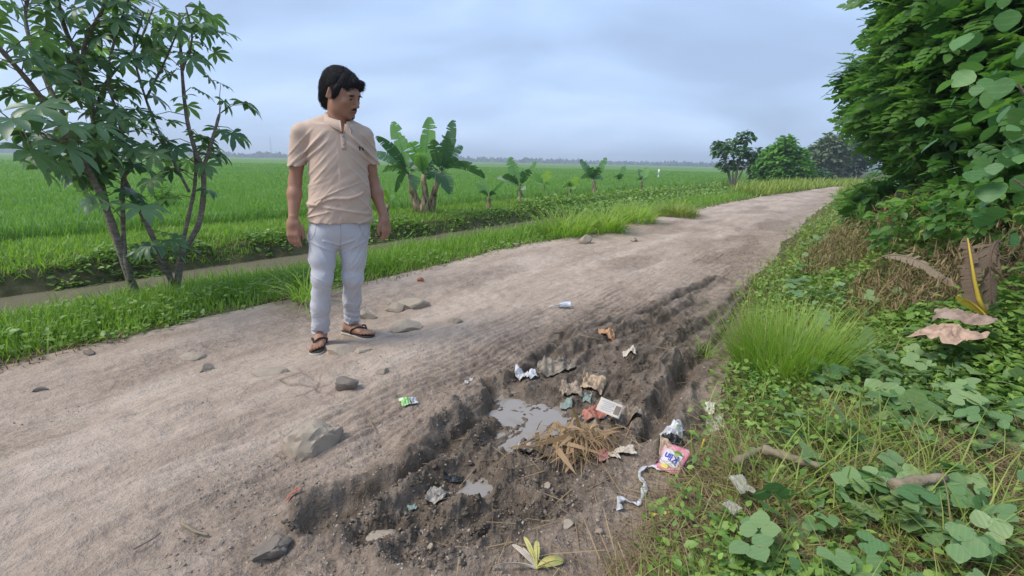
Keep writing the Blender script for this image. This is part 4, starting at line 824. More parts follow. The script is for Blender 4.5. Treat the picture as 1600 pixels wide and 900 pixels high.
def body_sdf(p):
    d = gated(p, HC-.15, HC+.15, head_sdf)
    nk = s_cap(p, hw([0, .018, -.055]), A3([NB[0]+.0, .015, 1.30]), .054, .062); d = smin(d, nk, .02)
    tor = s_ell(p, A3([.058, .0, 1.15]), A3([.125, .085, .20])); tor = smin(tor, s_ell(p, A3([.05, 0, .85]), A3([.12, .08, .22])), .05)
    tor = smin(tor, s_cap(p, shL+[.02, 0, -.01], shR+[-.02, 0, -.01], .042, .042), .04); d = smin(d, tor, .02)
    for sh, el, wr, sg in ((shL, elL, wrL, 1), (shR, elR, wrR, -1)):
        ms = (sh+el)/2; mf = el*.68+wr*.32+A3([0, .004, 0])
        a = chain(p, [sh, ms, el, mf, wr], [.043, .041, .034, .0385, .0245], .02); d = smin(d, a, .02)
    d = np.minimum(d, gated(p, wrL-.2, wrL+.1, lambda q: hand_sdf(q, wrL, elL, 1, A3([-.35, -1, 0]), .50))); d = smin(d, gated(p, wrR-.2, wrR+.12, lambda q: hand_sdf(q, wrR, elR, -1, A3([.75, -.75, 0]), .75)), .004)
    for hp, kn, an in ((hipL, knL, ankL), (hipR, knR, ankR)):
        d = smin(d, chain(p, [hp, kn, kn*.6+an*.4, an], [.065, .042, .040, .033], .03), .03)
    d = smin(d, gated(p, footL_h-.28, footL_h+.28, lambda q: foot_sdf(q, footL_h, footL_t, ankL, 1)), .012)
    d = smin(d, gated(p, footR_h-.28, footR_h+.3, lambda q: foot_sdf(q, footR_h, footR_t, ankR, -1)), .012); return d
M_skin, t, b = mat('skin', (.36, .19, .125), .5, .35); co = objco(t)
n = nz(t, 30, 4, .6, co); c = mixc(t, n, (.30, .155, .098), (.40, .215, .14)); c = mixc(t, attr(t, 'lip'), c, (.26, .11, .085)); c = mixc(t, mth(t, 'MULTIPLY', attr(t, 'stub'), .6), c, (.10, .065, .05)); c = mixc(t, attr(t, 'nail'), c, (.55, .36, .28)); t.links.new(c, b.inputs['Base Color'])
b.inputs['Subsurface Weight'].default_value = .12; b.inputs['Subsurface Radius'].default_value = (.012, .005, .003); b.inputs['Subsurface Scale'].default_value = .5; bump(t, b, nz(t, 160, 3, .6, co), .25, .002)
BV, BQ = surfnet(body_sdf, (-.33, -.34, min(gL, gR)-.02), (.42, .40, 1.70), .0040)
q = hl(BV); lip = np.exp(-((q[:, 0]/.022)**2)**2)*np.exp(-((q[:, 2]+.0625)/.0105)**4)*(q[:, 1] < -.085)
stub = np.clip(np.exp(-((q[:, 2]+.085)/.035)**2)*np.exp(-((q[:, 0])/.035)**2)*(q[:, 1] < -.05)*.55+np.exp(-((q[:, 2]+.050)/.008)**2)*np.exp(-(q[:, 0]/.024)**4)*(q[:, 1] < -.085), 0, 1)*(1-np.clip(lip, 0, 1))
nail = np.zeros(len(BV))
link('body', npmesh('body', BV, BQ, {'lip': np.clip(lip, 0, 1), 'stub': stub, 'nail': nail}, True), man, M_skin)
def dabs(name, fn, c, r, vox, m, parent=man):
    V, Q = surfnet(fn, A3(c)-r, A3(c)+r, vox, 6); return link(name, npmesh(name, V, Q, None, True), parent, m)
# eyes, brows, moustache, hair
M_eye, t, b = mat('eyes', (.05, .035, .03), .15, .5)
for s in (-1, 1): dabs('eye', lambda p, s=s: s_ell(hl(p), A3([s*.031, -.0765, .002]), A3([.0138, .0125, .0118]))*HS, hw([s*.031, -.0765, .003]), .024, .002, M_eye)
M_hair, t, b = mat('black hair', (.012, .011, .013), .75, .2); cs = objco(t); w_ = t.nodes.new('ShaderNodeMapping'); w_.inputs['Rotation'].default_value = (0, R(30), R(50)); w_.inputs['Scale'].default_value = (140, 12, 60); t.links.new(cs, w_.inputs[0]); hn = nz(t, 1, 3, .6, w_.outputs[0]); t.links.new(ramp(t, hn, [(.3, (.006, .006, .007)), (.7, (.026, .024, .026))]), b.inputs['Base Color']); bump(t, b, hn, .9, .006)
for s in (-1, 1): dabs('eyebrow', lambda p, s=s: s_ell(hl(p)@np.array(Matrix.Rotation(s*.12, 3, 'Y')), A3([s*.030, -.0885, .0225]), A3([.0225, .0080, .0038]))*HS, hw([s*.03, -.088, .022]), .035, .002, M_hair)
dabs('moustache', lambda p: np.minimum(s_cap(hl(p), A3([-.004, -.1005, -.0475]), A3([-.021, -.092, -.0535]), .0042, .0030), s_cap(hl(p), A3([.004, -.1005, -.0475]), A3([.021, -.092, -.0535]), .0042, .0030))*HS, hw([0, -.097, -.05]), .035, .002, M_hair)
dabs('goatee', lambda p: s_ell(hl(p), A3([0, -.0925, -.0935]), A3([.014, .0062, .0105]))*HS, hw([0, -.095, -.092]), .022, .002, M_hair)
def hair_sdf(p):
    q = hl(p); d = s_ell(q, A3([0, .020, .046]), A3([.083, .100, .087])); d = smin(d, s_ell(q, A3([0, .072, -.005]), A3([.066, .048, .075])), .03)
    d = smin(d, s_ell(q, A3([0, .072, -.050]), A3([.05, .034, .050])), .03)
    for s in (-1, 1): d = smin(d, s_ell(q, A3([s*.072, -.016, .018]), A3([.012, .024, .034])), .015)
    cut = s_ell(q, A3([-.012, -.118, -.010]), A3([.066, .082, .080])); cut = np.minimum(cut, s_ell(q, A3([0, -.06, -.085]), A3([.13, .085, .075])))
    for s in (-1, 1): cut = np.minimum(cut, s_ell(q, A3([s*.092, .012, -.016]), A3([.026, .021, .036])))
    d = -smin(-d, cut, .008)
    d = smin(d, s_ell(q, A3([.020, -.066, .080]), A3([.050, .026, .017])), .02); d = smin(d, s_ell(q, A3([.056, -.060, .058]), A3([.014, .018, .024])), .016)
    a = np.arctan2(q[:, 0]-.02, q[:, 1]+.02); d = d+.0035*fbm(a*9+q[:, 2]*25, q[:, 2]*9+q[:, 1]*14, 3, 5)+.0025*fbm(q[:, 0]*90, q[:, 1]*16+q[:, 2]*16, 2, 6)
    return d*HS
HV, HQ = surfnet(hair_sdf, HC-.18, HC+.18, .0035, 6)
nrm = np.zeros_like(HV); fn_ = np.cross(HV[HQ[:, 2]]-HV[HQ[:, 0]], HV[HQ[:, 3]]-HV[HQ[:, 1]])
for i in range(4): np.add.at(nrm, HQ[:, i], fn_)
nrm /= np.linalg.norm(nrm, axis=1)[:, None]+1e-9; ql = hl(HV); ok = np.where(hair_sdf(HV+nrm*.01) > .004)[0]; pk_ = rng.choice(ok, 5200); n_ = len(pk_)
cmb_ = np.stack([.25*np.sign(ql[pk_, 0]), .55+.0*ql[pk_, 1], -.75-4*np.clip(-ql[pk_, 2], 0, .1)], 1); front = (ql[pk_, 1] < -.02) & (ql[pk_, 2] > .04); cmb_[front] = [.9, -.25, -.35]
cw = cmb_@Mh.T+rng.normal(0, .18, (n_, 3)); nn = nrm[pk_]; cw -= nn*(cw*nn).sum(1)[:, None]; cw /= np.linalg.norm(cw, axis=1)[:, None]; sd_ = np.cross(cw, nn); Lh = rng.uniform(.018, .042, n_)[:, None]; b0 = HV[pk_]-nn*.001
sv_ = np.stack([b0-sd_*.0011, b0+sd_*.0011, b0+cw*Lh*.5+nn*(.002+.002*rng.random((n_, 1)))+sd_*.0009, b0+cw*Lh*.5+nn*.003-sd_*.0009, b0+cw*Lh-nn*.001], 1).reshape(-1, 3); o5 = len(HV)+np.arange(n_)[:, None]*5
link('hair', npmesh('hair', np.concatenate([HV, sv_]), [np.concatenate([HQ, o5+[[0, 1, 2, 3]]]), o5+[[3, 2, 4]]], None, True), man, M_hair)
# ---- polo shirt
hem = (K(481, 345)[2]+K(583, 346)[2])/2; CXc = lambda z: np.interp(z, [.75, .8, 1.0, 1.2, 1.35], [.052, .055, .059, .063, .058])
def torso(p, grow=0):
    z = p[:, 2]; rx = np.interp(z, [.70, .79, .9, 1.0, 1.1, 1.2, 1.28, 1.33, 1.38], [.180, .181, .172, .166, .164, .166, .160, .135, .09])+grow; ry = np.interp(z, [.70, .79, .95, 1.1, 1.2, 1.3, 1.38], [.118, .120, .128, .116, .108, .095, .07])+grow
    x, y = (p[:, 0]-CXc(z))/rx, (p[:, 1]-.004)/ry; k = (np.abs(x)**2.4+np.abs(y)**2.2)**(1/2.3); return (k-1)*np.minimum(rx, ry)*.92
def folds(p):
    x, y, z = p[:, 0]-.06, p[:, 1], p[:, 2]; ax = np.abs(x)
    f = 0.0045*fbm((z+ax*1.3)*17, ax*5+np.sign(x)*3, 3, 201)*sstep(.02, .12, 1.34-z)+.0035*fbm((z-x*.55)*26, x*5+y*3, 3, 202)*sstep(1.18, .95, z)+.0025*fbm(x*16, z*4, 2, 203)
    pull = .007*np.maximum(0, 1-np.abs((z-1.24)+ax*.9-.10)/.018)*sstep(.03, .10, ax); pull2 = .006*np.maximum(0, 1-np.abs((z-1.17)+ax*.8-.11)/.02)*sstep(.02, .08, ax)
    belly = .006*np.maximum(0, 1-np.abs((z-.93)-x*.25+.012*np.sin(x*25))/.014)*(np.abs(x) < .13)+.005*np.maximum(0, 1-np.abs((z-.865)+x*.18)/.012)
    
    sharp = 1-np.abs(vn((z+ax*1.05)*15+np.sign(x)*4, ax*2.2+np.sign(x)*2, 231)*2-1); sharp2 = 1-np.abs(vn((z-x*.35)*22, x*3.2+y*2, 232)*2-1)
    return f-(pull+pull2+belly)*1.3*(y < .05)-.0060*np.clip(sharp, 0, 1)**5*sstep(.02, .10, ax)*sstep(1.33, 1.27, z)-.0065*np.clip(sharp2, 0, 1)**5*sstep(1.12, .9, z)
def sleeve(p, sh, el, g=0):
    e = sh+(el-sh)*.72; return s_cap(p, sh+[0, 0, .0], e, .050+g, .0485+g)
def shirt_sdf(p):
    z = p[:, 2]; d = np.maximum(torso(p), z-1.335); d = np.maximum(d, hem-z)
    shd = s_cap(p, A3([.03, .012, 1.352]), shL+[.010, 0, .002], .048, .045); shd = smin(shd, s_cap(p, A3([.095, .012, 1.352]), shR+[-.010, 0, .0], .048, .044), .02); d = smin(d, shd, .035)
    for sh, el, lo_ in ((shL, elL, K(468, 258)[2]), (shR, elR, K(580, 256)[2])):
        s_ = sleeve(p, sh, el); s_ = s_+.003*fbm(z*30+p[:, 0]*20, p[:, 1]*12+p[:, 0]*5, 2, 205); cut = lo_-z; s_ = np.maximum(s_, cut)
        inn = np.maximum(sleeve(p, sh, el, -.008), z-(lo_+.03)); s_ = np.maximum(s_, -inn); d = smin(d, s_, .018)
    d = d+folds(p)*.9
    inn = np.maximum(torso(p, -.010), z-(hem+.03)); d = np.maximum(d, -inn)
    nk = s_cap(p, A3([NB[0], .012, 1.30]), hw([0, .012, -.03]), .058, .066); vee = s_ell(p, A3([.092, -.085, 1.335]), A3([.020, .05, .055])); d = np.maximum(d, -np.minimum(nk, vee)); return d
M_shirt, t, b = mat('beige polo cotton', (.56, .40, .31), .9, .1); co = objco(t); n = nz(t, 4, 3, .5, co); t.links.new(mixc(t, n, (.485, .36, .275), (.585, .445, .35)), b.inputs['Base Color'])
wv = t.nodes.new('ShaderNodeTexVoronoi'); wv.inputs['Scale'].default_value = 380; t.links.new(co, wv.inputs['Vector']); bump(t, b, wv.outputs['Distance'], .25, .002)
b.inputs['Sheen Weight'].default_value = .2
SV, SQ = surfnet(shirt_sdf, (-.26, -.19, hem-.03), (.37, .19, 1.45), .0036, 8, 1)
shirt = link('polo_shirt', npmesh('polo_shirt', SV, SQ, None, True), man, M_shirt)
sbvh = BVHTree.FromPolygons([tuple(v) for v in SV], [tuple(int(i) for i in f) for f in SQ])
def stick(bv, x, z, off=.0015, y0=-1.0):
    h = bv.ray_cast(Vector((x, y0, z)), Vector((0, 1, 0))); return (h[0]+h[1]*off if h[1].y < 0 else h[0]-h[1]*off) if h[0] else Vector((x, -.11, z))
def patch(name, bv, polys, m, parent, off=.002, th=.002):
    """flat pieces laid on the cloth: each polygon is a list of (x, z)"""
    V, T = [], []
    for poly in polys:
        n = len(poly); b0 = len(V); cx, cz = sum(p[0] for p in poly)/n, sum(p[1] for p in poly)/n
        for x, z in poly+[(cx, cz)]: V.append(stick(bv, x, z, off))
        for x, z in poly: V.append(stick(bv, x, z, off-th))
        for i in range(n):
            j = (i+1) % n; T += [(b0+n, b0+j, b0+i), (b0+i, b0+j, b0+n+1+j), (b0+i, b0+n+1+j, b0+n+1+i)]
    return link(name, npmesh(name, np.array([tuple(v) for v in V]), np.array(T)), parent, m)
# placket, buttons, emblem
pc_ = K(537, 205); vx, vz = .095, 1.285; pl = [(vx-.004+.004*f, vz-.085*f) for f in np.linspace(0, 1, 7)]
V, Q = [], []
for a in pl:
    for dx, o_ in ((-.0125, -.002), (-.0115, .0035), (.0115, .0035), (.0125, -.002)): V.append(tuple(stick(sbvh, a[0]+dx, a[1], o_)))
for i in range(len(pl)-1):
    for j in range(3): Q.append((i*4+j, i*4+j+1, i*4+j+5, i*4+j+4))
Q += [(0, 3, 2, 1), (len(V)-4, len(V)-3, len(V)-2, len(V)-1)]
link('placket', npmesh('placket', np.array(V), np.array(Q)), shirt, M_shirt)
M_but = mat('button', (.42, .33, .27), .4)[0]
for dz in (.012, .055):
    p = stick(sbvh, vx+.0, vz-dz, .005); tube('button', [([p, p+Vector((0, -.0025, 0))], .0055)], M_but, shirt, 10)
ex, ez = K(563, 232)[[0, 2]]; k = .0145
M_emb = mat('navy print', (.02, .02, .035), .7)[0]
patch('chest_emblem', sbvh, [[(ex-k, ez+k*.8), (ex+k, ez+k*.65), (ex+k*.95, ez+k*.05), (ex+k*.5, ez+.0), (ex+k*.2, ez+k*.25), (ex-k*.2, ez+k*.25), (ex-k*.5, ez+.0), (ex-k*.85, ez+k*.1)], [(ex-k*.75, ez), (ex-k*.28, ez+.002), (ex-k*.42, ez-k*.85), (ex-k*.85, ez-k*.85)], [(ex+k*.28, ez+.002), (ex+k*.78, ez), (ex+k*.95, ez-k*.85), (ex+k*.5, ez-k*.85)]], M_emb, shirt, .0022, .002)
# collar: band round the neck folded over, open in front
V, Q = [], []; nphi = 48; gap = R(14); fx = R(20)
for i in range(nphi+1):
    ph = gap+fx+(2*math.pi-2*gap)*i/nphi; fr = (math.cos(ph-fx)+1)/2; e = min(i, nphi-i)/nphi
    dx, dy = math.sin(ph), -math.cos(ph); zb = 1.392-.050*fr+.006*dx*-1; cx = NB[0]+.0
    pt = max(0, 1-e*9)
    rows = [(.060+.004*fr, zb-.022), (.063+.004*fr, zb+.012), (.069+.006*fr, zb+.013), (.082+.016*fr+.006*pt, zb-.018-.010*fr-.016*pt), (.080+.014*fr+.004*pt, zb-.022-.010*fr-.018*pt), (.069+.006*fr, zb+.004)]
    for r_, z_ in rows: V.append((cx+dx*r_*1.04, .012+dy*r_*1.0-.016*fr, z_))
for i in range(nphi):
    for j in range(6): a, b_ = i*6+j, i*6+(j+1) % 6; Q.append((a, b_, b_+6, a+6))
Q += [(0, 1, 2, 5), (2, 3, 4, 5), (nphi*6, nphi*6+5, nphi*6+2, nphi*6+1), (nphi*6+2, nphi*6+5, nphi*6+4, nphi*6+3)]
link('collar', npmesh('collar', np.array(V), np.array(Q), None, True), shirt, M_shirt)
# ---- jeans
cufL, cufR = footL_h+dL*.03, footR_h+dR*.03; cufL = A3([K(500, 520, cufL[1])[0], cufL[1], 0]); cufR = A3([K(550, 511, cufR[1])[0], cufR[1], 0])
czL, czR = gL+.075, gR+.085
def jeans_sdf(p):
    z = p[:, 2]; hx = (hipL[0]+hipR[0])/2
    d = s_ell(p, A3([.054, .005, .79]), A3([.166, .112, .17])); out = []
    for hp, kn, cu, cz, sd_ in ((hipL, knL, cufL, czL, 1), (hipR, knR, cufR, czR, 2)):
        sh = kn*.5+cu*.5; sh[2] = (kn[2]+cz)/2; cu = A3([cu[0], cu[1], cz-.02])
        l = chain(p, [hp+[0, .0, .02], hp*.5+kn*.5, kn, sh, cu], [.086, .070, .0560, .0530, .0490], .03)
        dd = kn[2]-z; mk = np.exp(-((z-kn[2])/.07)**2); ms = sstep(cz+.26, cz+.03, z)
        w = (p[:, 0]-kn[0])*4.5*(1 if sd_ == 1 else -1)+np.abs(p[:, 1])*1.0
        wr = np.abs(vn((z+w*.10)*38, p[:, 0]*9+sd_*7, 211)*2-1)
        l = l-.0045*mk*(1-wr)**4-.0055*ms*(1-np.abs(vn((z-w*.08)*42+9, p[:, 0]*10+sd_*4, 213)*2-1))**3-.005*(1-np.abs(vn((z+w*.35)*20+3, p[:, 0]*7+sd_*5, 219)*2-1))**4+.003*fbm(z*14, p[:, 0]*9, 2, 215)
        l = np.maximum(l, cz-z); inn = np.maximum(s_cap(p, sh, cu, .050, .046), z-(cz+.03)); l = np.maximum(l, -inn); out.append(l)
    lg = smin(out[0], out[1], .008); d = smin(d, lg, .03)
    tw = .0065*np.maximum(0, 1-np.abs((z-.655)-np.abs(p[:, 0]-hx)*.35)/.012)*(p[:, 1] < 0)*(np.abs(p[:, 0]-hx) < .09)+.005*np.maximum(0, 1-np.abs((z-.60)-np.abs(p[:, 0]-hx)*.5)/.011)*(p[:, 1] < 0)
    d = d-tw+.0028*fbm(p[:, 0]*12+z*5, z*12, 3, 217); return np.maximum(d, z-.845)
M_jean, t, b = mat('pale grey denim', (.50, .50, .53), .9, .1); co = objco(t); n = nz(t, 5, 4, .55, co); nf = nz(t, 260, 2, .5, objco(t, (1, 1, 2.5))); c = mixc(t, n, (.44, .44, .47), (.57, .57, .60)); t.links.new(mixc(t, .25, c, mixc(t, nf, (.6, .6, .6), (1.3, 1.3, 1.3)), 'MULTIPLY'), b.inputs['Base Color']); bump(t, b, nf, .2, .002)
JV, JQ = surfnet(jeans_sdf, (-.25, -.24, min(czL, czR)-.03), (.30, .32, .90), .0036, 8, 1)
jeans = link('jeans', npmesh('jeans', JV, JQ, None, True), man, M_jean)
jbvh = BVHTree.FromPolygons([tuple(v) for v in JV], [tuple(int(i) for i in f) for f in JQ]); M_seam = mat('seam thread', (.33, .33, .37), .9)[0]
hx = (hipL[0]+hipR[0])/2; seams = [([(hx+.012, hem-.005), (hx+.010, .72), (hx+.004, .665), (hx, .635)]), ([(hipL[0]-.085, .68), (hipL[0]-.055, .705), (hipL[0]-.035, .755), (hipL[0]-.03, hem)]), ([(hipR[0]+.078, .68), (hipR[0]+.052, .705), (hipR[0]+.03, .755), (hipR[0]+.028, hem)])]
for s_ in seams: tube('seam', [([stick(jbvh, x, z, .0003) for x, z in [tuple(q_) for q_ in smooth_path(s_, 5)]], .0013)], M_seam, jeans, 4)
# ---- flip-flops
M_sole = mat('pale foam sole', (.46, .42, .36), .8)[0]; M_foot = mat('dark footbed', (.045, .028, .022), .7)[0]; M_strap = mat('dark strap', (.035, .02, .017), .5)[0]
for h, t_, s, g in ((footL_h, footL_t, 1, gL), (footR_h, footR_t, -1, gR)):
    dr = unit(t_-h); sd = np.cross(dr, A3([0, 0, 1.]))*s; prof = [(-.028, .0), (-.024, .022), (-.008, .033), (.04, .033), (.10, .036), (.15, .044), (.19, .047), (.222, .040), (.243, .022), (.248, .0)]
    prof = [tuple(q_) for q_ in smooth_path(prof, 4)]
    ol = [h+dr*a+sd*w*1.0 for a, w in prof]+[h+dr*a-sd*w*.92 for a, w in prof[::-1][1:-1]]; n = len(ol); up = A3([0, 0, 1.])
    def slab(z0, z1, k):
        c_ = sum(ol)/n; V = [c_+(o-c_)*k+up*z0 for o in ol]+[c_+(o-c_)*(k*1.0)+up*z1 for o in ol]; V += [c_+up*z0, c_+up*z1]; Q = [(i, (i+1) % n, n+(i+1) % n, n+i) for i in range(n)]; T = [(2*n, (i+1) % n, i) for i in range(n)]+[(2*n+1, n+i, n+(i+1) % n) for i in range(n)]; return np.array(V), [np.array(Q), np.array(T)]
    sn = empty('flip_flop', (0, 0, 0)); sn.parent = man
    V, F_ = slab(-.004, .0135, 1.0); link('sole', npmesh('sole', V, F_), sn, M_sole); V, F_ = slab(.0136, .0192, .985); link('footbed', npmesh('footbed', V, F_), sn, M_foot)
    tg = h+dr*.188+sd*.018+up*.02; tp = tg+up*.038-dr*.014; path = []
    for e in (1, -1):
        a = h+dr*.075+sd*e*.034+up*.018; m1 = h+dr*.102+sd*(e*.040)+up*.056; m2 = h+dr*.142+sd*(.012+e*.022)+up*.071; path.append((smooth_path([tuple(tp), tuple(m2), tuple(m1), tuple(a)], 5), .0062))
    path.append(([tuple(tg), tuple(tp)], .004)); tube('strap', path, M_strap, sn, 6)
# ------------------------------------------------------------------ stones, clods, litter
def ico(sub=2):
    bm = bmesh.new(); bmesh.ops.create_icosphere(bm, subdivisions=sub, radius=1); V = np.array([tuple(v.co) for v in bm.verts]); F = np.array([[v.index for v in f.verts] for f in bm.faces]); bm.free(); return V, F
def rockmesh(sz, seed, sub=4, rough=.25):
    V, F = ico(sub); r = np.random.default_rng(seed)
    for _ in range(16 if rough < .5 or rough > .7 else 3):                                  # a few flat facets, as on broken stone
        n = r.normal(size=3); n /= np.linalg.norm(n); h = r.uniform(.50, .82); d = V@n; V = V-np.maximum(d-h, 0)[:, None]*n*.97
    k = 1+rough*.35*fbm(V[:, 0]*2+seed, V[:, 1]*2+V[:, 2]*2, 3, seed)+rough*.12*fbm(V[:, 0]*9+V[:, 2]*5, V[:, 1]*9-V[:, 2]*6, 3, seed+3); return V*k[:, None]*np.array(sz), F
M_stone, t, b = mat('dusty stone', (.3, .26, .22), .9, .2); co = objco(t); n = nz(t, 9, 5, .6, co); nf = nz(t, 60, 3, .6, co)
ge = t.nodes.new('ShaderNodeNewGeometry'); sx = t.nodes.new('ShaderNodeSeparateXYZ'); t.links.new(ge.outputs['Normal'], sx.inputs[0])
c = mixc(t, n, (.25, .205, .155), (.39, .325, .255)); c = mixc(t, .4, c, mixc(t, nf, (.6, .6, .6), (1.35, 1.35, 1.35)), 'MULTIPLY'); t.links.new(c, b.inputs['Base Color']); bump(t, b, nf, .6, .006)
M_rockd, t, b = mat('dark stone', (.1, .09, .08), .8, .3); co = objco(t); n = nz(t, 12, 5, .6, co); t.links.new(mixc(t, n, (.09, .075, .06), (.24, .20, .165)), b.inputs['Base Color']); bump(t, b, n, .7, .01)
M_brick, t, b = mat('brick', (.33, .14, .09), .9, .1); bump(t, b, nz(t, 40, 3, .6, objco(t)), .6, .01)
def dep(p): return p.x*0+p.y*math.cos(PITCH)+(EYE-p.z)*math.sin(PITCH)
GS = 'stones embedded in the dirt road'
def rock(u, v, wpx, lab, asp=(.65, .32), rz=0, seed=1, sink=.42, m=None, name='stone', group=None, sub=4, rough=.25, tilt=0):
    p = on(u, v); a = wpx/2*dep(p)/F_PX*1.08; V, F = rockmesh((a, a*asp[0], a*asp[1]*1.6), seed, sub, rough)
    M = np.array(Matrix.Rotation(rz, 3, 'Z') @ Matrix.Rotation(tilt, 3, 'X')); V = V@M.T
    o = link(name, npmesh(name, V, F, None, False), None, m or M_stone); o.data.shade_smooth(); o.data.set_sharp_from_angle(angle=R(24)); o.location = p+Vector((0, 0, a*asp[1]*1.6*(1-2*sink)*.6)); return tag(o, lab, 'stone' if 'stone' in name or name == 'brick' else 'clod', group)
rock(490, 700, 82, 'largest rounded stone half buried at the near left end of the mud hole', (.85, .50), .5, 3, .40, rough=.55)
rock(540, 606, 46, 'dark-faced angular stone on the road below the man', (.7, .42), .3, 5, .35, M_rockd)
rock(628, 514, 62, 'flat pointed slab of stone tilted out of the road right of the sandals', (.62, .20), .35, 7, .3, tilt=.12)
rock(645, 480, 50, 'broad flat stone behind the pointed slab, farthest right of the pair', (.8, .3), .1, 9, .4); rock(618, 484, 36, 'blocky stone with a dark front face left beside the broad flat one', (.7, .45), .2, 11, .35)
rock(572, 496, 34, 'pale rounded stone right behind the man\'s right-pointing foot', (.8, .45), 0, 13, .35); rock(712, 503, 30, 'low grey stone farthest right of the flat stones', (.7, .32), .2, 15, .42)
rock(528, 550, 60, 'smooth grey wedge of stone the man stands against between his sandals', (.75, .16), -.5, 17, .42); rock(566, 548, 34, 'small grey stone chip below the man\'s right-pointing sandal', (.6, .18), .4, 19, .4)
rock(320, 579, 28, 'small angular stone standing on the cracked dirt left of the man', (.65, .4), .5, 21, .3); rock(428, 582, 62, 'very low smooth stone level with the cracked dirt', (.75, .14), .1, 23, .46)
rock(306, 558, 44, 'low dusty stone behind the small angular one on the left', (.6, .22), .1, 25, .45); rock(657, 439, 15, 'broken piece of red brick at the grass edge', (.6, .4), .2, 27, .25, M_brick, 'brick')
rock(140, 553, 22, 'dark brown clod near the grass at the far left', (.6, .3), 0, 29, .3, M_rockd, 'clod'); rock(62, 610, 26, 'flat dark clod on the road at the left edge', (.5, .25), .3, 31, .3, M_rockd, 'clod')
rock(914, 380, 26, 'pale stone at the foot of the left grass clumps', (.7, .5), .1, 33, .25); rock(990, 377, 12, 'small pale pebble stone right of the grass clumps', (.8, .6), 0, 35, .25)
rock(598, 582, 20, 'small rounded stone on the road midway between sandals and mud', (.8, .4), 0, 37, .35); rock(672, 858, 15, 'small upright stone stub at the bottom rim of the mud', (.8, .7), 0, 39, .2)
rock(855, 762, 16, 'small grey stone in the mud below the straw heap', (.7, .5), .8, 41, .3); rock(886, 822, 24, 'rounded brown stone on the near bank of the mud', (.8, .45), 0, 43, .35); rock(935, 832, 14, 'little stone at the near bank beside the grass', (.8, .5), 0, 45, .3)
rock(808, 385, 14, 'small stone lying at the left grass edge past the brick', (.7, .4), 0, 47, .3)
rock(432, 862, 66, 'crumpled dark mud clod at the bottom of the photo left of the hole', (.7, .35), .3, 49, .25, M_rockd, 'mud_clod', rough=.9); rock(590, 842, 84, 'flat pale crust slab of dried mud at the near end of the hole', (.5, .14), .2, 51, .47)
rock(1000, 348, 30, 'flat stone on the far road surface', (.6, .25), .2, 53, .35)
# loose gravel and crumbs of mud
V, F = ico(1); V = V*(1+.75*(rng.random(len(V))-.5))[:, None]; PEB = (V, [F])
def crumbs(name, n, r0, r1, p, keep, s0, s1, m, lift=.2, shape=(1, .8, .55)):
    x, y, r = cand(n, r0, r1, p, -57, 45); s, t = xy2st(x, y); k = keep(x, y, s, t) & (t < tl(s)-.03) & (t > tr(s)+.0); x, y, r = x[k], y[k], r[k]; n = len(x)
    sz = s0*(s1/s0)**(rng.random(n)**2.4); pos = np.stack([x, y, ground(x, y)+sz*lift], 1)
    tag(scatter(name, PEB, pos, rotmats(rng.uniform(0, 6.28, n), rng.normal(0, .4, n), rng.normal(0, .4, n)), sz[:, None]*np.array(shape), None, None, m), kind='stuff')
M_crumb, t, b = mat('dirt crumbs', (.3, .24, .19), .95, .1); t.links.new(ramp(t, attr(t, 'tint'), [(0, (.16, .125, .10)), (.8, (.31, .255, .205)), (1, (.40, .34, .28))]), b.inputs['Base Color'])
M_mudc, t, b = mat('wet mud crumbs', (.12, .09, .07), .6, .4); t.links.new(ramp(t, attr(t, 'tint'), [(0, (.05, .037, .026)), (.75, (.11, .085, .062)), (1, (.18, .145, .112))]), b.inputs['Base Color']); bump(t, b, nz(t, 90, 3, .6, objco(t)), .6, .004)
MP = [tuple(p) for p in MUD]
crumbs('gravel', 26000, 1.0, 13, 1.3, lambda x, y, s, t: (fbm(x*1.5, y*1.5, 3, 301)+.9*np.exp(-(polysd(x, y, MP)/.45)**2) > .22), .0015, .0065, M_crumb)
crumbs('mud_crumbs', 34000, 1.0, 6, 1.2, lambda x, y, s, t: (polysd(x, y, MP)+.16*fbm(x*4, y*4, 3, 302) < .03) & (ground(x, y) > PUD_Z+.004), .002, .013, M_mudc, -.05, (1.2, .7, .6))
# twigs and straw lying on the mud
x, y, r = cand(2600, 1.1, 5.5, 1.2, -20, 50); dd = polysd(x, y, MP); c0 = on(900, 712); k = (dd < .3) & (rng.random(len(x)) < .12+.8*np.exp(-(((x-c0.x)/.28)**2+((y-c0.y)/.25)**2))+.5*(xy2st(x, y)[1] < .75)); x, y = x[k], y[k]; n = len(x)
tag(scatter('straw_bits', T_blade(.013, .15), np.stack([x, y, ground(x, y)+.008], 1), rotmats(rng.uniform(0, 6.28, n), rng.normal(.08, .12, n), rng.normal(0, .5, n)), rng.uniform(.05, .16, n), None, None, M_dry), kind='stuff')
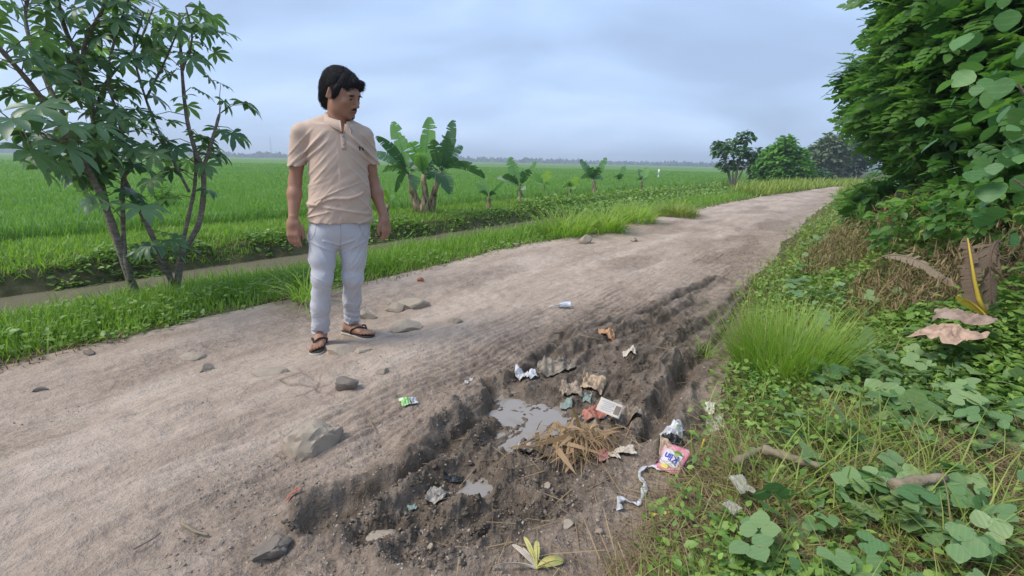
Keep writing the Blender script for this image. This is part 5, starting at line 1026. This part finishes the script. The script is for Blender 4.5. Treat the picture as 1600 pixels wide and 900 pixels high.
# ---- crumpled sheets
def pmat(name, c0, c1=None, rough=.5, sc_=12, trans=0, spec=.4, bmp=.5):
    m, t, b = mat(name, c0, rough, spec); co = objco(t)
    if c1: t.links.new(ramp(t, nz(t, sc_, 4, .6, co), [(.38, c0), (.62, c1)]), b.inputs['Base Color'])
    if trans: b.inputs['Transmission Weight'].default_value = trans; b.inputs['IOR'].default_value = 1.2
    bump(t, b, nz(t, sc_*5, 3, .6, co), bmp, .004); return m
def crumple(name, u, v, wpx, hpx, lab, m, seed=1, rz=0.0, amp=.35, cat='litter', group=None, tilt=0, edge=.25, lift=.0, freq=5, parent=None):
    p = on(u, v)
    if lift > .02:
        for _ in range(4): p = un(u, v, gz(p.x, p.y)+lift)
        p.z = gz(p.x, p.y)
    D = dep(p); L_ = wpx*D/F_PX*1.0; hgt = hpx*D/F_PX*min(2.0, .7*p.length/EYE+.2); n = 26
    gx, gy = np.meshgrid(np.linspace(-1, 1, n), np.linspace(-1, 1, n), indexing='ij'); a = np.arctan2(gy, gx)
    k = 1-edge*(.5+.5*fbm(np.cos(a)*2+seed, np.sin(a)*2, 3, seed))*np.maximum(abs(gx), abs(gy))
    ox = .25*fbm(gx*1.3+seed, gy*1.3, 2, seed+50)*amp*2
    X, Y = gx*k*L_/2*(1+ox), gy*k*hgt/2*(1+ox); Z = amp*L_*(ridge(gx*freq*.35+seed, gy*freq*.35, 3, seed+20)-.35)*(1-.55*np.maximum(abs(gx), abs(gy))**3)+np.sin(tilt)*Y
    th_ = rz-math.atan2(p.x, p.y); c, s_ = math.cos(th_), math.sin(th_); XX, YY = X*c-Y*s_, X*s_+Y*c
    G = ground(XX+p.x, YY+p.y); G = np.maximum(G, PUD_Z); Z = Z+G-p.z+.012+lift
    i, j = np.meshgrid(np.arange(n-1), np.arange(n-1), indexing='ij'); q = np.stack([i*n+j, (i+1)*n+j, (i+1)*n+j+1, i*n+j+1], -1).reshape(-1, 4)
    V = np.stack([XX, YY, Z], -1).reshape(-1, 3); V2 = V-[0, 0, .0012]; rim = list(range(n))+[i_*n+n-1 for i_ in range(1, n)]+[(n-1)*n+j_ for j_ in range(n-2, -1, -1)]+[i_*n for i_ in range(n-2, 0, -1)]
    N2 = n*n; side = np.array([(rim[a_], rim[(a_+1) % len(rim)], rim[(a_+1) % len(rim)]+N2, rim[a_]+N2) for a_ in range(len(rim))])
    o = link(name, npmesh(name, np.concatenate([V, V2]), np.concatenate([q, q[:, ::-1]+N2, side]), None, False), parent, m); o.location = p; return tag(o, lab, cat, group)
W_ = pmat('white plastic film', (.36, .35, .34), (.60, .60, .62), .45, 30); Bk = pmat('black plastic film', (.015, .015, .018), (.04, .038, .036), .35)
Mb = pmat('muddy plastic film', (.11, .088, .068), (.27, .225, .17), .5, 22); Mb2 = pmat('brown plastic film', (.14, .105, .075), (.32, .25, .18), .5, 26); Gr = pmat('grey muddy film', (.20, .18, .155), (.36, .33, .30), .45, 16)
Rd = pmat('faded red cloth', (.34, .10, .07), (.42, .20, .15), .9, 25); Or = pmat('orange peel', (.46, .22, .09), (.36, .23, .14), .6, 30); Te = pmat('teal film', (.16, .27, .24), (.24, .24, .20), .4, 30); Pk = pmat('pink film', (.50, .22, .24), (.46, .34, .30), .4, 18)
Gn = pmat('lime wrapper', (.26, .58, .10), (.62, .72, .58), .35, 40); Cb = pmat('torn cardboard', (.46, .33, .21), (.52, .40, .28), .85, 14); Pl = pmat('pale dry leaf', (.42, .36, .28), (.54, .47, .38), .8, 18); Bn = pmat('brown dry leaf', (.20, .14, .105), (.33, .24, .19), .75, 14); Yw = pmat('yellowing leaf', (.46, .40, .12), (.36, .36, .12), .6, 30)
crumple('plastic_bag', 822, 580, 34, 20, 'white plastic bag crumpled at the far left end of the puddles', W_, 2, .3, .5, 'plastic bag'); crumple('plastic_bag', 868, 578, 58, 26, 'muddy brown plastic bag beside the white one at the puddle edge', Mb, 4, .2, .45, 'plastic bag')
crumple('plastic_bag', 892, 612, 36, 30, 'brown pointed plastic bag standing in the puddle, left of the beige one', Mb2, 6, .1, .5, 'plastic bag'); crumple('plastic_bag', 928, 600, 36, 24, 'beige plastic bag standing in mud between the puddles', pmat('beige film', (.40, .29, .18), (.30, .22, .15), .4), 8, -.2, .5, 'plastic bag')
crumple('plastic_scrap', 917, 624, 14, 12, 'teal plastic scrap touching the far puddle', Te, 10, 0, .4, 'plastic scrap'); crumple('plastic_scrap', 884, 630, 22, 8, 'thin teal-grey plastic scrap lying flat in the puddle', Te, 11, 0, .2, 'plastic scrap')
crumple('peel_scrap', 948, 524, 26, 12, 'orange scrap lying on the mud beyond the puddles', Or, 12, .2, .45, 'scrap'); crumple('paper_scrap', 983, 552, 22, 12, 'pale crumpled paper scrap on the mud below the orange scrap', Pl, 14, .2, .4, 'paper scrap')
crumple('paper_scrap', 738, 596, 10, 6, 'white paper scrap on the road left of the mud, right one of two', W_, 16, 0, .15, 'paper scrap'); crumple('paper_scrap', 729, 600, 7, 5, 'tiny white paper scrap on the road left of the mud, left one of two', W_, 17, 0, .15, 'paper scrap')
gw = crumple('snack_wrapper', 634, 634, 18, 10, 'small lime green and white wrapper on the road left of the mud', Gn, 18, .3, .35, 'wrapper'); crumple('white_end', 647, 630, 12, 9, None, W_, 19, .3, .35, None, parent=None)
we = bpy.data.objects['white_end']; we.parent = gw; we.matrix_parent_inverse = Matrix.Translation(gw.location).inverted()
crumple('red_cloth', 937, 652, 58, 26, 'faded red rag heaped above the straw in the mud', Rd, 20, .3, .55, 'rag'); crumple('red_cloth', 942, 716, 18, 26, 'narrow pinkish red rag end hanging at the right of the straw heap', pmat('pinkish rag', (.42, .13, .15), (.33, .20, .17), .8), 21, .2, .4, 'rag')
crumple('muddy_sheet', 975, 655, 50, 40, 'crumpled brown plastic sheet right of the red rag', Mb2, 22, .3, .6, 'plastic sheet'); crumple('muddy_sheet', 862, 700, 34, 46, 'limp grey-brown plastic sheet hanging left of the straw heap', Mb, 24, .1, .5, 'plastic sheet'); crumple('muddy_sheet', 905, 682, 60, 26, 'tan crumpled sheet on top of the straw heap', Mb2, 25, .2, .6, 'plastic sheet')
crumple('muddy_sheet', 822, 706, 60, 24, 'torn grey plastic sheet in the mud left of the straw heap', Gr, 26, .5, .4, 'plastic sheet', edge=.6); crumple('plastic_bag', 684, 778, 34, 24, 'light grey muddy bag in the near rut', Gr, 28, -.4, .55, 'plastic bag'); crumple('plastic_scrap', 645, 798, 16, 10, 'small greenish scrap in the near rut', Te, 30, .2, .3, 'plastic scrap')
crumple('black_scrap', 708, 750, 34, 9, 'flat black plastic piece at the edge of the near puddle', Bk, 32, -.1, .2, 'plastic scrap'); crumple('red_leaf', 462, 797, 26, 7, 'dull red leaf scrap on the road by the near scarp', Rd, 34, -.1, .3, 'leaf')
crumple('white_bag', 1052, 676, 30, 34, 'white carrier bag lying right of the mud above the packet', W_, 36, -.5, .7, 'plastic bag'); crumple('black_bag', 1050, 693, 40, 18, 'black plastic bag under the white carrier bag', Bk, 38, 0, .5, 'plastic bag')
crumple('cardboard', 1048, 712, 38, 30, 'torn brown cardboard piece between the black bag and the packet', Cb, 40, .1, .12, 'cardboard', edge=.08)
crumple('pink_wrapper', 1080, 726, 40, 18, 'faded pink plastic wrapper right of the detergent packet', Pk, 42, .4, .5, 'wrapper'); crumple('dry_leaf', 976, 708, 36, 16, 'pale dry leaf curled right of the straw heap', Pl, 44, .3, .35, 'leaf'); crumple('dry_leaf', 958, 714, 12, 30, 'narrow pale dry leaf leaning against the straw heap', Pl, 46, .4, .4, 'leaf')
crumple('plastic_bag', 1118, 665, 26, 36, 'translucent greenish dusty bag at the right grass edge', pmat('dusty film', (.36, .36, .26), (.46, .44, .33), .5), 48, .1, .45, 'plastic bag'); crumple('plastic_scrap', 1108, 640, 18, 16, 'pale round plastic scrap at the right grass edge', pmat('pale film', (.5, .46, .38), None, .5), 50, 0, .3, 'plastic scrap')
crumple('plastic_bag', 1157, 762, 30, 44, 'dusty grey bag with a torn handle among the vine leaves', pmat('dull film', (.20, .20, .14), (.31, .30, .23), .5, 30), 52, .6, .5, 'plastic bag', lift=.13, edge=.5); crumple('dry_leaf', 1142, 798, 26, 24, 'greyish dead leaf below the bag with torn handle', pmat('grey dead leaf', (.22, .20, .15), (.33, .30, .24), .7, 24), 54, -.5, .4, 'leaf', lift=.12)
crumple('dry_leaf', 1478, 528, 66, 46, 'large pinkish brown dry banana leaf piece lying on the right verge', pmat('pink brown leaf', (.30, .19, .13), (.46, .32, .235), .75, 22), 56, -.4, .45, 'leaf', lift=.24); crumple('dry_leaf', 1505, 502, 76, 22, 'grey brown crumpled banana leaf piece above the pinkish one', Bn, 58, 0, .35, 'leaf', lift=.28)
ws = crumple('chip_wrapper', 1032, 808, 36, 22, 'green and yellow snack wrapper near the vine leaves', pmat('yellow wrapper', (.68, .55, .08), (.60, .50, .30), .35, 14), 60, .2, .4, 'wrapper'); e_ = crumple('green_print', 1026, 803, 22, 9, None, pmat('green print', (.08, .36, .14), None, .35), 61, .2, .4, None); e_.parent = ws; e_.matrix_parent_inverse = Matrix.Translation(ws.location).inverted(); e_.location.z += .004
# white ribbon strip
rp = [on(u, v, .012) for u, v in ((1042, 737), (1022, 733), (1008, 733), (999, 742), (1002, 752), (1007, 760), (1005, 774), (998, 790), (985, 788), (970, 783), (966, 790), (968, 800))]; rp = [Vector(q) for q in smooth_path([tuple(p) for p in rp], 4)]
V, Q = [], []
for i, p in enumerate(rp):
    d = (rp[min(i+1, len(rp)-1)]-rp[max(i-1, 0)]).normalized(); sd = d.cross(Vector((0, 0, 1))).normalized(); w = .0085*(1+.5*math.sin(i*.9)); tw = .5*math.sin(i*.55)
    for o_, zz in ((-1, 0), (1, 0), (1, -.001), (-1, -.001)): V.append(tuple(p+sd*o_*w*math.cos(tw)+Vector((0, 0, .003*math.sin(i*1.7)+zz+o_*w*math.sin(tw)))))
for i in range(len(rp)-1):
    for j in range(4): Q.append((i*4+j, i*4+(j+1) % 4, i*4+4+(j+1) % 4, i*4+4+j))
tag(link('plastic_ribbon', npmesh('plastic_ribbon', np.array(V), np.array(Q)), None, W_), 'twisted white plastic strip trailing from the packet over the mud bank', 'plastic strip')
# detergent packet with print
pc = on(1048, 733, .045); pk = empty('detergent_packet', pc, 0, 'pink and white detergent packet printed with blue letters, on the bank of the mud', 'packet')
pk.rotation_euler = (R(-34), R(6), R(-27)-math.atan2(pc.x, pc.y)+math.pi); sP = dep(pc)/F_PX*.95; w2, h2 = 44*sP/2, 44*sP/2*1.1
def rrect(w, h, r_, n=5, jag=0, seed=0):
    rr_ = random.Random(seed); o = []
    for cx, cy, a0 in ((w-r_, h-r_, 0), (-w+r_, h-r_, 90), (-w+r_, -h+r_, 180), (w-r_, -h+r_, 270)):
        for i in range(n+1): a = R(a0+90*i/n); o.append((cx+r_*math.cos(a)+rr_.uniform(-jag, jag), cy+r_*math.sin(a)+rr_.uniform(-jag, jag)))
    return o
def plate(name, ol, z0, th_, m, parent, bow=0.0):
    n = len(ol); cx = sum(p[0] for p in ol)/n; cy = sum(p[1] for p in ol)/n; f = lambda x, y: z0+bow*math.cos(min(1.5, abs(x)/w2*1.2))*math.cos(min(1.5, abs(y)/h2*1.2))
    V = []; K_ = 5
    for k in range(1, K_+1): V += [(cx+(x-cx)*k/K_, cy+(y-cy)*k/K_, f(cx+(x-cx)*k/K_, cy+(y-cy)*k/K_)) for x, y in ol]
    V.append((cx, cy, f(cx, cy))); c0 = len(V)-1; Q, T = [], [(c0, i, (i+1) % n) for i in range(n)]
    for k in range(K_-1):
        for i in range(n): j = (i+1) % n; Q.append((k*n+i, (k+1)*n+i, (k+1)*n+j, k*n+j))
    V += [(x, y, f(x, y)-th_) for x, y in ol]; b0 = c0+1; Q += [((K_-1)*n+i, b0+i, b0+(i+1) % n, (K_-1)*n+(i+1) % n) for i in range(n)]
    return link(name, npmesh(name, np.array(V), [np.array(Q), np.array(T)]), parent, m)
plate('wrapper', rrect(w2, h2, w2*.25, 5, w2*.05, 1), 0, .004, pmat('pink packet', (.50, .13, .19), (.60, .34, .34), .45, 30), pk, .006)
plate('label_panel', rrect(w2*.74, h2*.62, w2*.2, 5, w2*.02, 2), .0018, .001, pmat('white packet print', (.62, .58, .62), (.50, .45, .42), .45), pk, .006)
plate('print_patch', [(x+w2*.22, y+h2*.62) for x, y in rrect(w2*.3, h2*.22, w2*.1)], .0028, .001, pmat('yellow green print', (.55, .62, .10), (.70, .40, .14), .4, 60), pk, .004)
cu = bpy.data.curves.new('lettering', 'FONT'); cu.body = 'Klin'; cu.size = w2*.78; cu.align_x = 'CENTER'; cu.align_y = 'CENTER'; cu.extrude = .0004; cu.offset = w2*.012; cu.space_character = .92
tmp = bpy.data.objects.new('lettering_curve', cu); COL.objects.link(tmp); dg = bpy.context.evaluated_depsgraph_get(); me = bpy.data.meshes.new_from_object(tmp.evaluated_get(dg)); bpy.data.objects.remove(tmp)
M_blue = mat('blue print', (.03, .06, .40), .45)[0]; o = link('lettering', me, pk, M_blue); o.location = (0, -.002, .0095)
cu = bpy.data.curves.new('small_lettering', 'FONT'); cu.body = 'So'; cu.size = w2*.34; cu.align_x = 'CENTER'; cu.extrude = .0004; tmp = bpy.data.objects.new('lettering_curve', cu); COL.objects.link(tmp); dg = bpy.context.evaluated_depsgraph_get(); me = bpy.data.meshes.new_from_object(tmp.evaluated_get(dg)); bpy.data.objects.remove(tmp)
o = link('small_lettering', me, pk, M_blue); o.location = (-w2*.42, w2*.26, .0092)
tag(tube('drinking_straw', [([tuple(on(1090, 722, .015)), tuple(on(1098, 703, .05))], .0035)], mat('yellow plastic', (.72, .48, .04), .4)[0]), 'short yellow drinking straw sticking up by the pink wrapper', 'straw')
# plastic cup lying on the road with its straw
cc = on(874, 481); M_clear, t, b = mat('clear plastic', (.80, .84, .88), .12, .6); b.inputs['Transmission Weight'].default_value = .55; b.inputs['IOR'].default_value = 1.15
cup = empty('plastic_cup', cc, 0, 'clear plastic cup with a straw lying on the road left of the ruts', 'cup'); V, Q = [], []; prof = [(0, .001), (0, .026), (.03, .028), (.06, .031), (.085, .034), (.088, .038), (.086, .033), (.058, .0295), (.004, .024)]; ns = 24
for i, (l, r_) in enumerate(prof):
    for k in range(ns): a = 2*math.pi*k/ns; cr = 1+.10*math.sin(a*3+i)+.06*math.sin(a*5-i*2); V.append((l+.004*math.sin(a*2+i), r_*cr*math.cos(a), .026+r_*.72*cr*math.sin(a)))
for i in range(len(prof)-1):
    for k in range(ns): Q.append((i*ns+k, i*ns+(k+1) % ns, (i+1)*ns+(k+1) % ns, (i+1)*ns+k))
o = link('cup_body', npmesh('cup_body', np.array(V), np.array(Q), None, True), cup, M_clear); cup.rotation_euler = (0, 0, R(12))
tube('straw', [([(-.005, .0, .028), (-.03, .01, .02), (-.085, .012, .010)], .0045)], W_, cup, 8)
# sticks
M_stick, t, b = mat('dry stick', (.30, .22, .14), .9, .1); n = nz(t, 30, 4, .6, objco(t, (1, 1, 1))); t.links.new(mixc(t, n, (.13, .10, .065), (.33, .27, .19)), b.inputs['Base Color']); bump(t, b, n, .8, .01)
def stick_(pts, rad, lab, z=.012, name='dry_stick', m=None, cat='stick'):
    def hi(u, v):
        p = un(u, v)
        for _ in range(4): p = un(u, v, gz(p.x, p.y)+z)
        return tuple(p)
    p = smooth_path([hi(u, v) for u, v in pts], 4); n = len(p); r_ = [rad*(1-.45*i/(n-1))*(1+.18*math.sin(i*2.1)) for i in range(n)]; o = tube(name, [(p, r_)], m or M_stick, None, 8); c = Vector(p[n//2]); o.data.transform(Matrix.Translation(-c)); o.location = c; return tag(o, lab, cat)
stick_([(1150, 722), (1175, 708), (1196, 700)], .016, 'grey dry stalk left of the long brown stalk on the verge', .12, 'dry_stalk'); stick_([(1192, 702), (1225, 712), (1262, 724), (1290, 730)], .019, 'long fibrous brown stalk lying on the straw of the right verge', .13, 'dry_stalk'); stick_([(1395, 762), (1432, 752), (1478, 746)], .024, 'thick grey log-like stalk at the lower right of the verge', .17, 'dry_stalk')
stick_([(284, 818), (305, 830), (326, 836)], .006, 'bent pale stick on the road at the bottom left'); stick_([(576, 655), (583, 666), (588, 676)], .0035, 'short straw stick on the road above the big stone'); stick_([(208, 858), (235, 844), (252, 832)], .003, 'thin dark twig on the road at the bottom left', m=M_rockd)
stick_([(1520, 345), (1560, 338), (1598, 342)], .02, 'broken dry branch end poking from the hedge above the hanging leaf', .35); stick_([(1575, 480), (1585, 430), (1600, 372)], .012, 'brown upright dry stem beside the hanging banana leaf', .2)
# hanging and fallen banana leaves on the right
M_banbr = leafmat('dead banana leaf', (.12, .08, .062), (.24, .165, .13), .2, .7, veins=120); M_bany = leafmat('yellow banana leaf', (.60, .44, .05), (.66, .50, .08), .3, .5)
def lone_leaf(name, p0, pc, p2, wid, m, lab, seed, midm=None, tear=.4, fold=.9):
    root = empty(name, p0, 0, lab, 'leaf'); r = random.Random(seed); l = lambda p: Vector(p)-Vector(p0); banana_leaf(root, (0, 0, 0), l(pc), l(p2), wid, m, r, tear, fold, .05)
    o = list(root.children)[0]; o.name = 'blade'
    if midm: tube('midrib', [([tuple(q) for q in [Vector((0, 0, .006)), l(pc)*.5+Vector((0, -.012, 0)), l(pc)*.5+l(p2)*.25+Vector((0, -.014, .0)), l(p2)]], [.013, .011, .008, .003])], midm, root, 8)
    return root
Dg = 3.7; lone_leaf('hanging_banana_leaf', at(1540, 492, Dg), at(1512, 440, Dg), at(1512, 372, Dg), .10, M_banbr, 'brown wilted banana leaf with a bright yellow midrib standing in the right scrub', 5, M_bany)
lone_leaf('hanging_banana_leaf', at(1562, 378, Dg+.1), at(1540, 372, Dg), at(1550, 475, Dg+.05), .15, M_banbr, 'dark brown drooping banana leaf right behind the yellow midrib', 7)
lone_leaf('yellow_banana_leaf', at(1540, 493, Dg-.02), at(1520, 470, Dg-.05), at(1496, 462, Dg-.1), .06, M_bany, 'bright yellow banana leaf remnant at the foot of the wilted leaf', 8, None, .1)
lone_leaf('dry_banana_leaf', at(1378, 402, 4.6), at(1425, 385, 4.5), at(1495, 450, 4.3), .075, leafmat('tan dry leaf', (.22, .165, .12), (.33, .26, .19), .2, .8, veins=120), 'dry tan curled banana leaf arching over the weeds on the right verge', 9, None, .6)
# withered sprout at the bottom edge
wp = on(838, 888); ro = empty('withered_sprout', wp, 0, 'withered yellow green sprout with long leaves at the bottom edge of the photo', 'plant'); r = random.Random(4)
for (u, v, dz, w, m) in ((880, 882, .0, .016, Yw), (818, 856, .03, .008, Yw), (838, 862, .03, .010, Yw), (770, 890, .0, .012, Pl), (800, 868, .03, .010, Pl), (862, 900, .0, .014, Yw)):
    q = on(u, v, dz+.01)-wp; banana_leaf(ro, (0, 0, 0), q*.5+Vector((0, 0, .03)), q, w, m, r, .02, .3, .1)
# straw heap over the rags
c = on(902, 720); n = 300; a = rng.normal(-1.6, .75, n); x = c.x+rng.normal(0, .075, n); y = c.y+.10+rng.normal(0, .05, n); z = ground(x, y)+rng.uniform(.02, .10, n); ln = rng.uniform(.06, .24, n)
o = scatter('straw_heap', T_blade(.5, .35), np.stack([x, y, z], 1)-np.array(c), rotmats(a-np.pi/2, rng.normal(.05, .4, n), rng.normal(0, .6, n)), np.stack([rng.uniform(.0018, .0045, n)*(1+4.5*(rng.random(n) < .2)), ln, ln], 1), None, None, leafmat('tan straw', (.26, .17, .09), (.46, .31, .18), .2, .7)); o.location = c; tag(o, 'heap of tan straw fanned out in the middle of the mud', 'straw heap')
# newspaper scrap with print lines
nc = on(950, 668, .10); npz = empty('newspaper_scrap', nc, 0, 'folded scrap of newspaper lying tilted on the red rag', 'newspaper'); npz.rotation_euler = (R(35), R(8), R(-28)); plate('sheet', rrect(.055, .035, .004, 2, .002, 3), 0, .0012, pmat('newsprint', (.44, .39, .32), (.50, .45, .38), .8), npz, 0)
for i in range(5):
    plate('print_line', [(x-.012+.004*(i % 2), y+.022-i*.010) for x, y in rrect(.030-.006*(i % 3), .0022, .0008, 2)], .0009, .0004, M_seam, npz, 0)
plate('picture_block', [(x+.036, y+.0) for x, y in rrect(.012, .022, .001, 2)], .0009, .0004, M_rockd, npz, 0)
# ------------------------------------------------------------------ air
bm = bmesh.new(); bmesh.ops.create_cube(bm, size=1); me = bpy.data.meshes.new('haze'); bm.to_mesh(me); bm.free()
hz = link('haze', me); hz.scale = (4200, 4200, 32); hz.location = (0, 0, 14.2); tag(hz, kind='stuff')
mh = bpy.data.materials.new('haze'); mh.use_nodes = True; t = mh.node_tree; t.nodes.clear(); o_ = t.nodes.new('ShaderNodeOutputMaterial'); pv = t.nodes.new('ShaderNodeVolumePrincipled')
pv.inputs['Density'].default_value = .0011; pv.inputs['Color'].default_value = (.82, .91, 1, 1); pv.inputs['Anisotropy'].default_value = .2; t.links.new(pv.outputs[0], o_.inputs['Volume']); me.materials.append(mh)
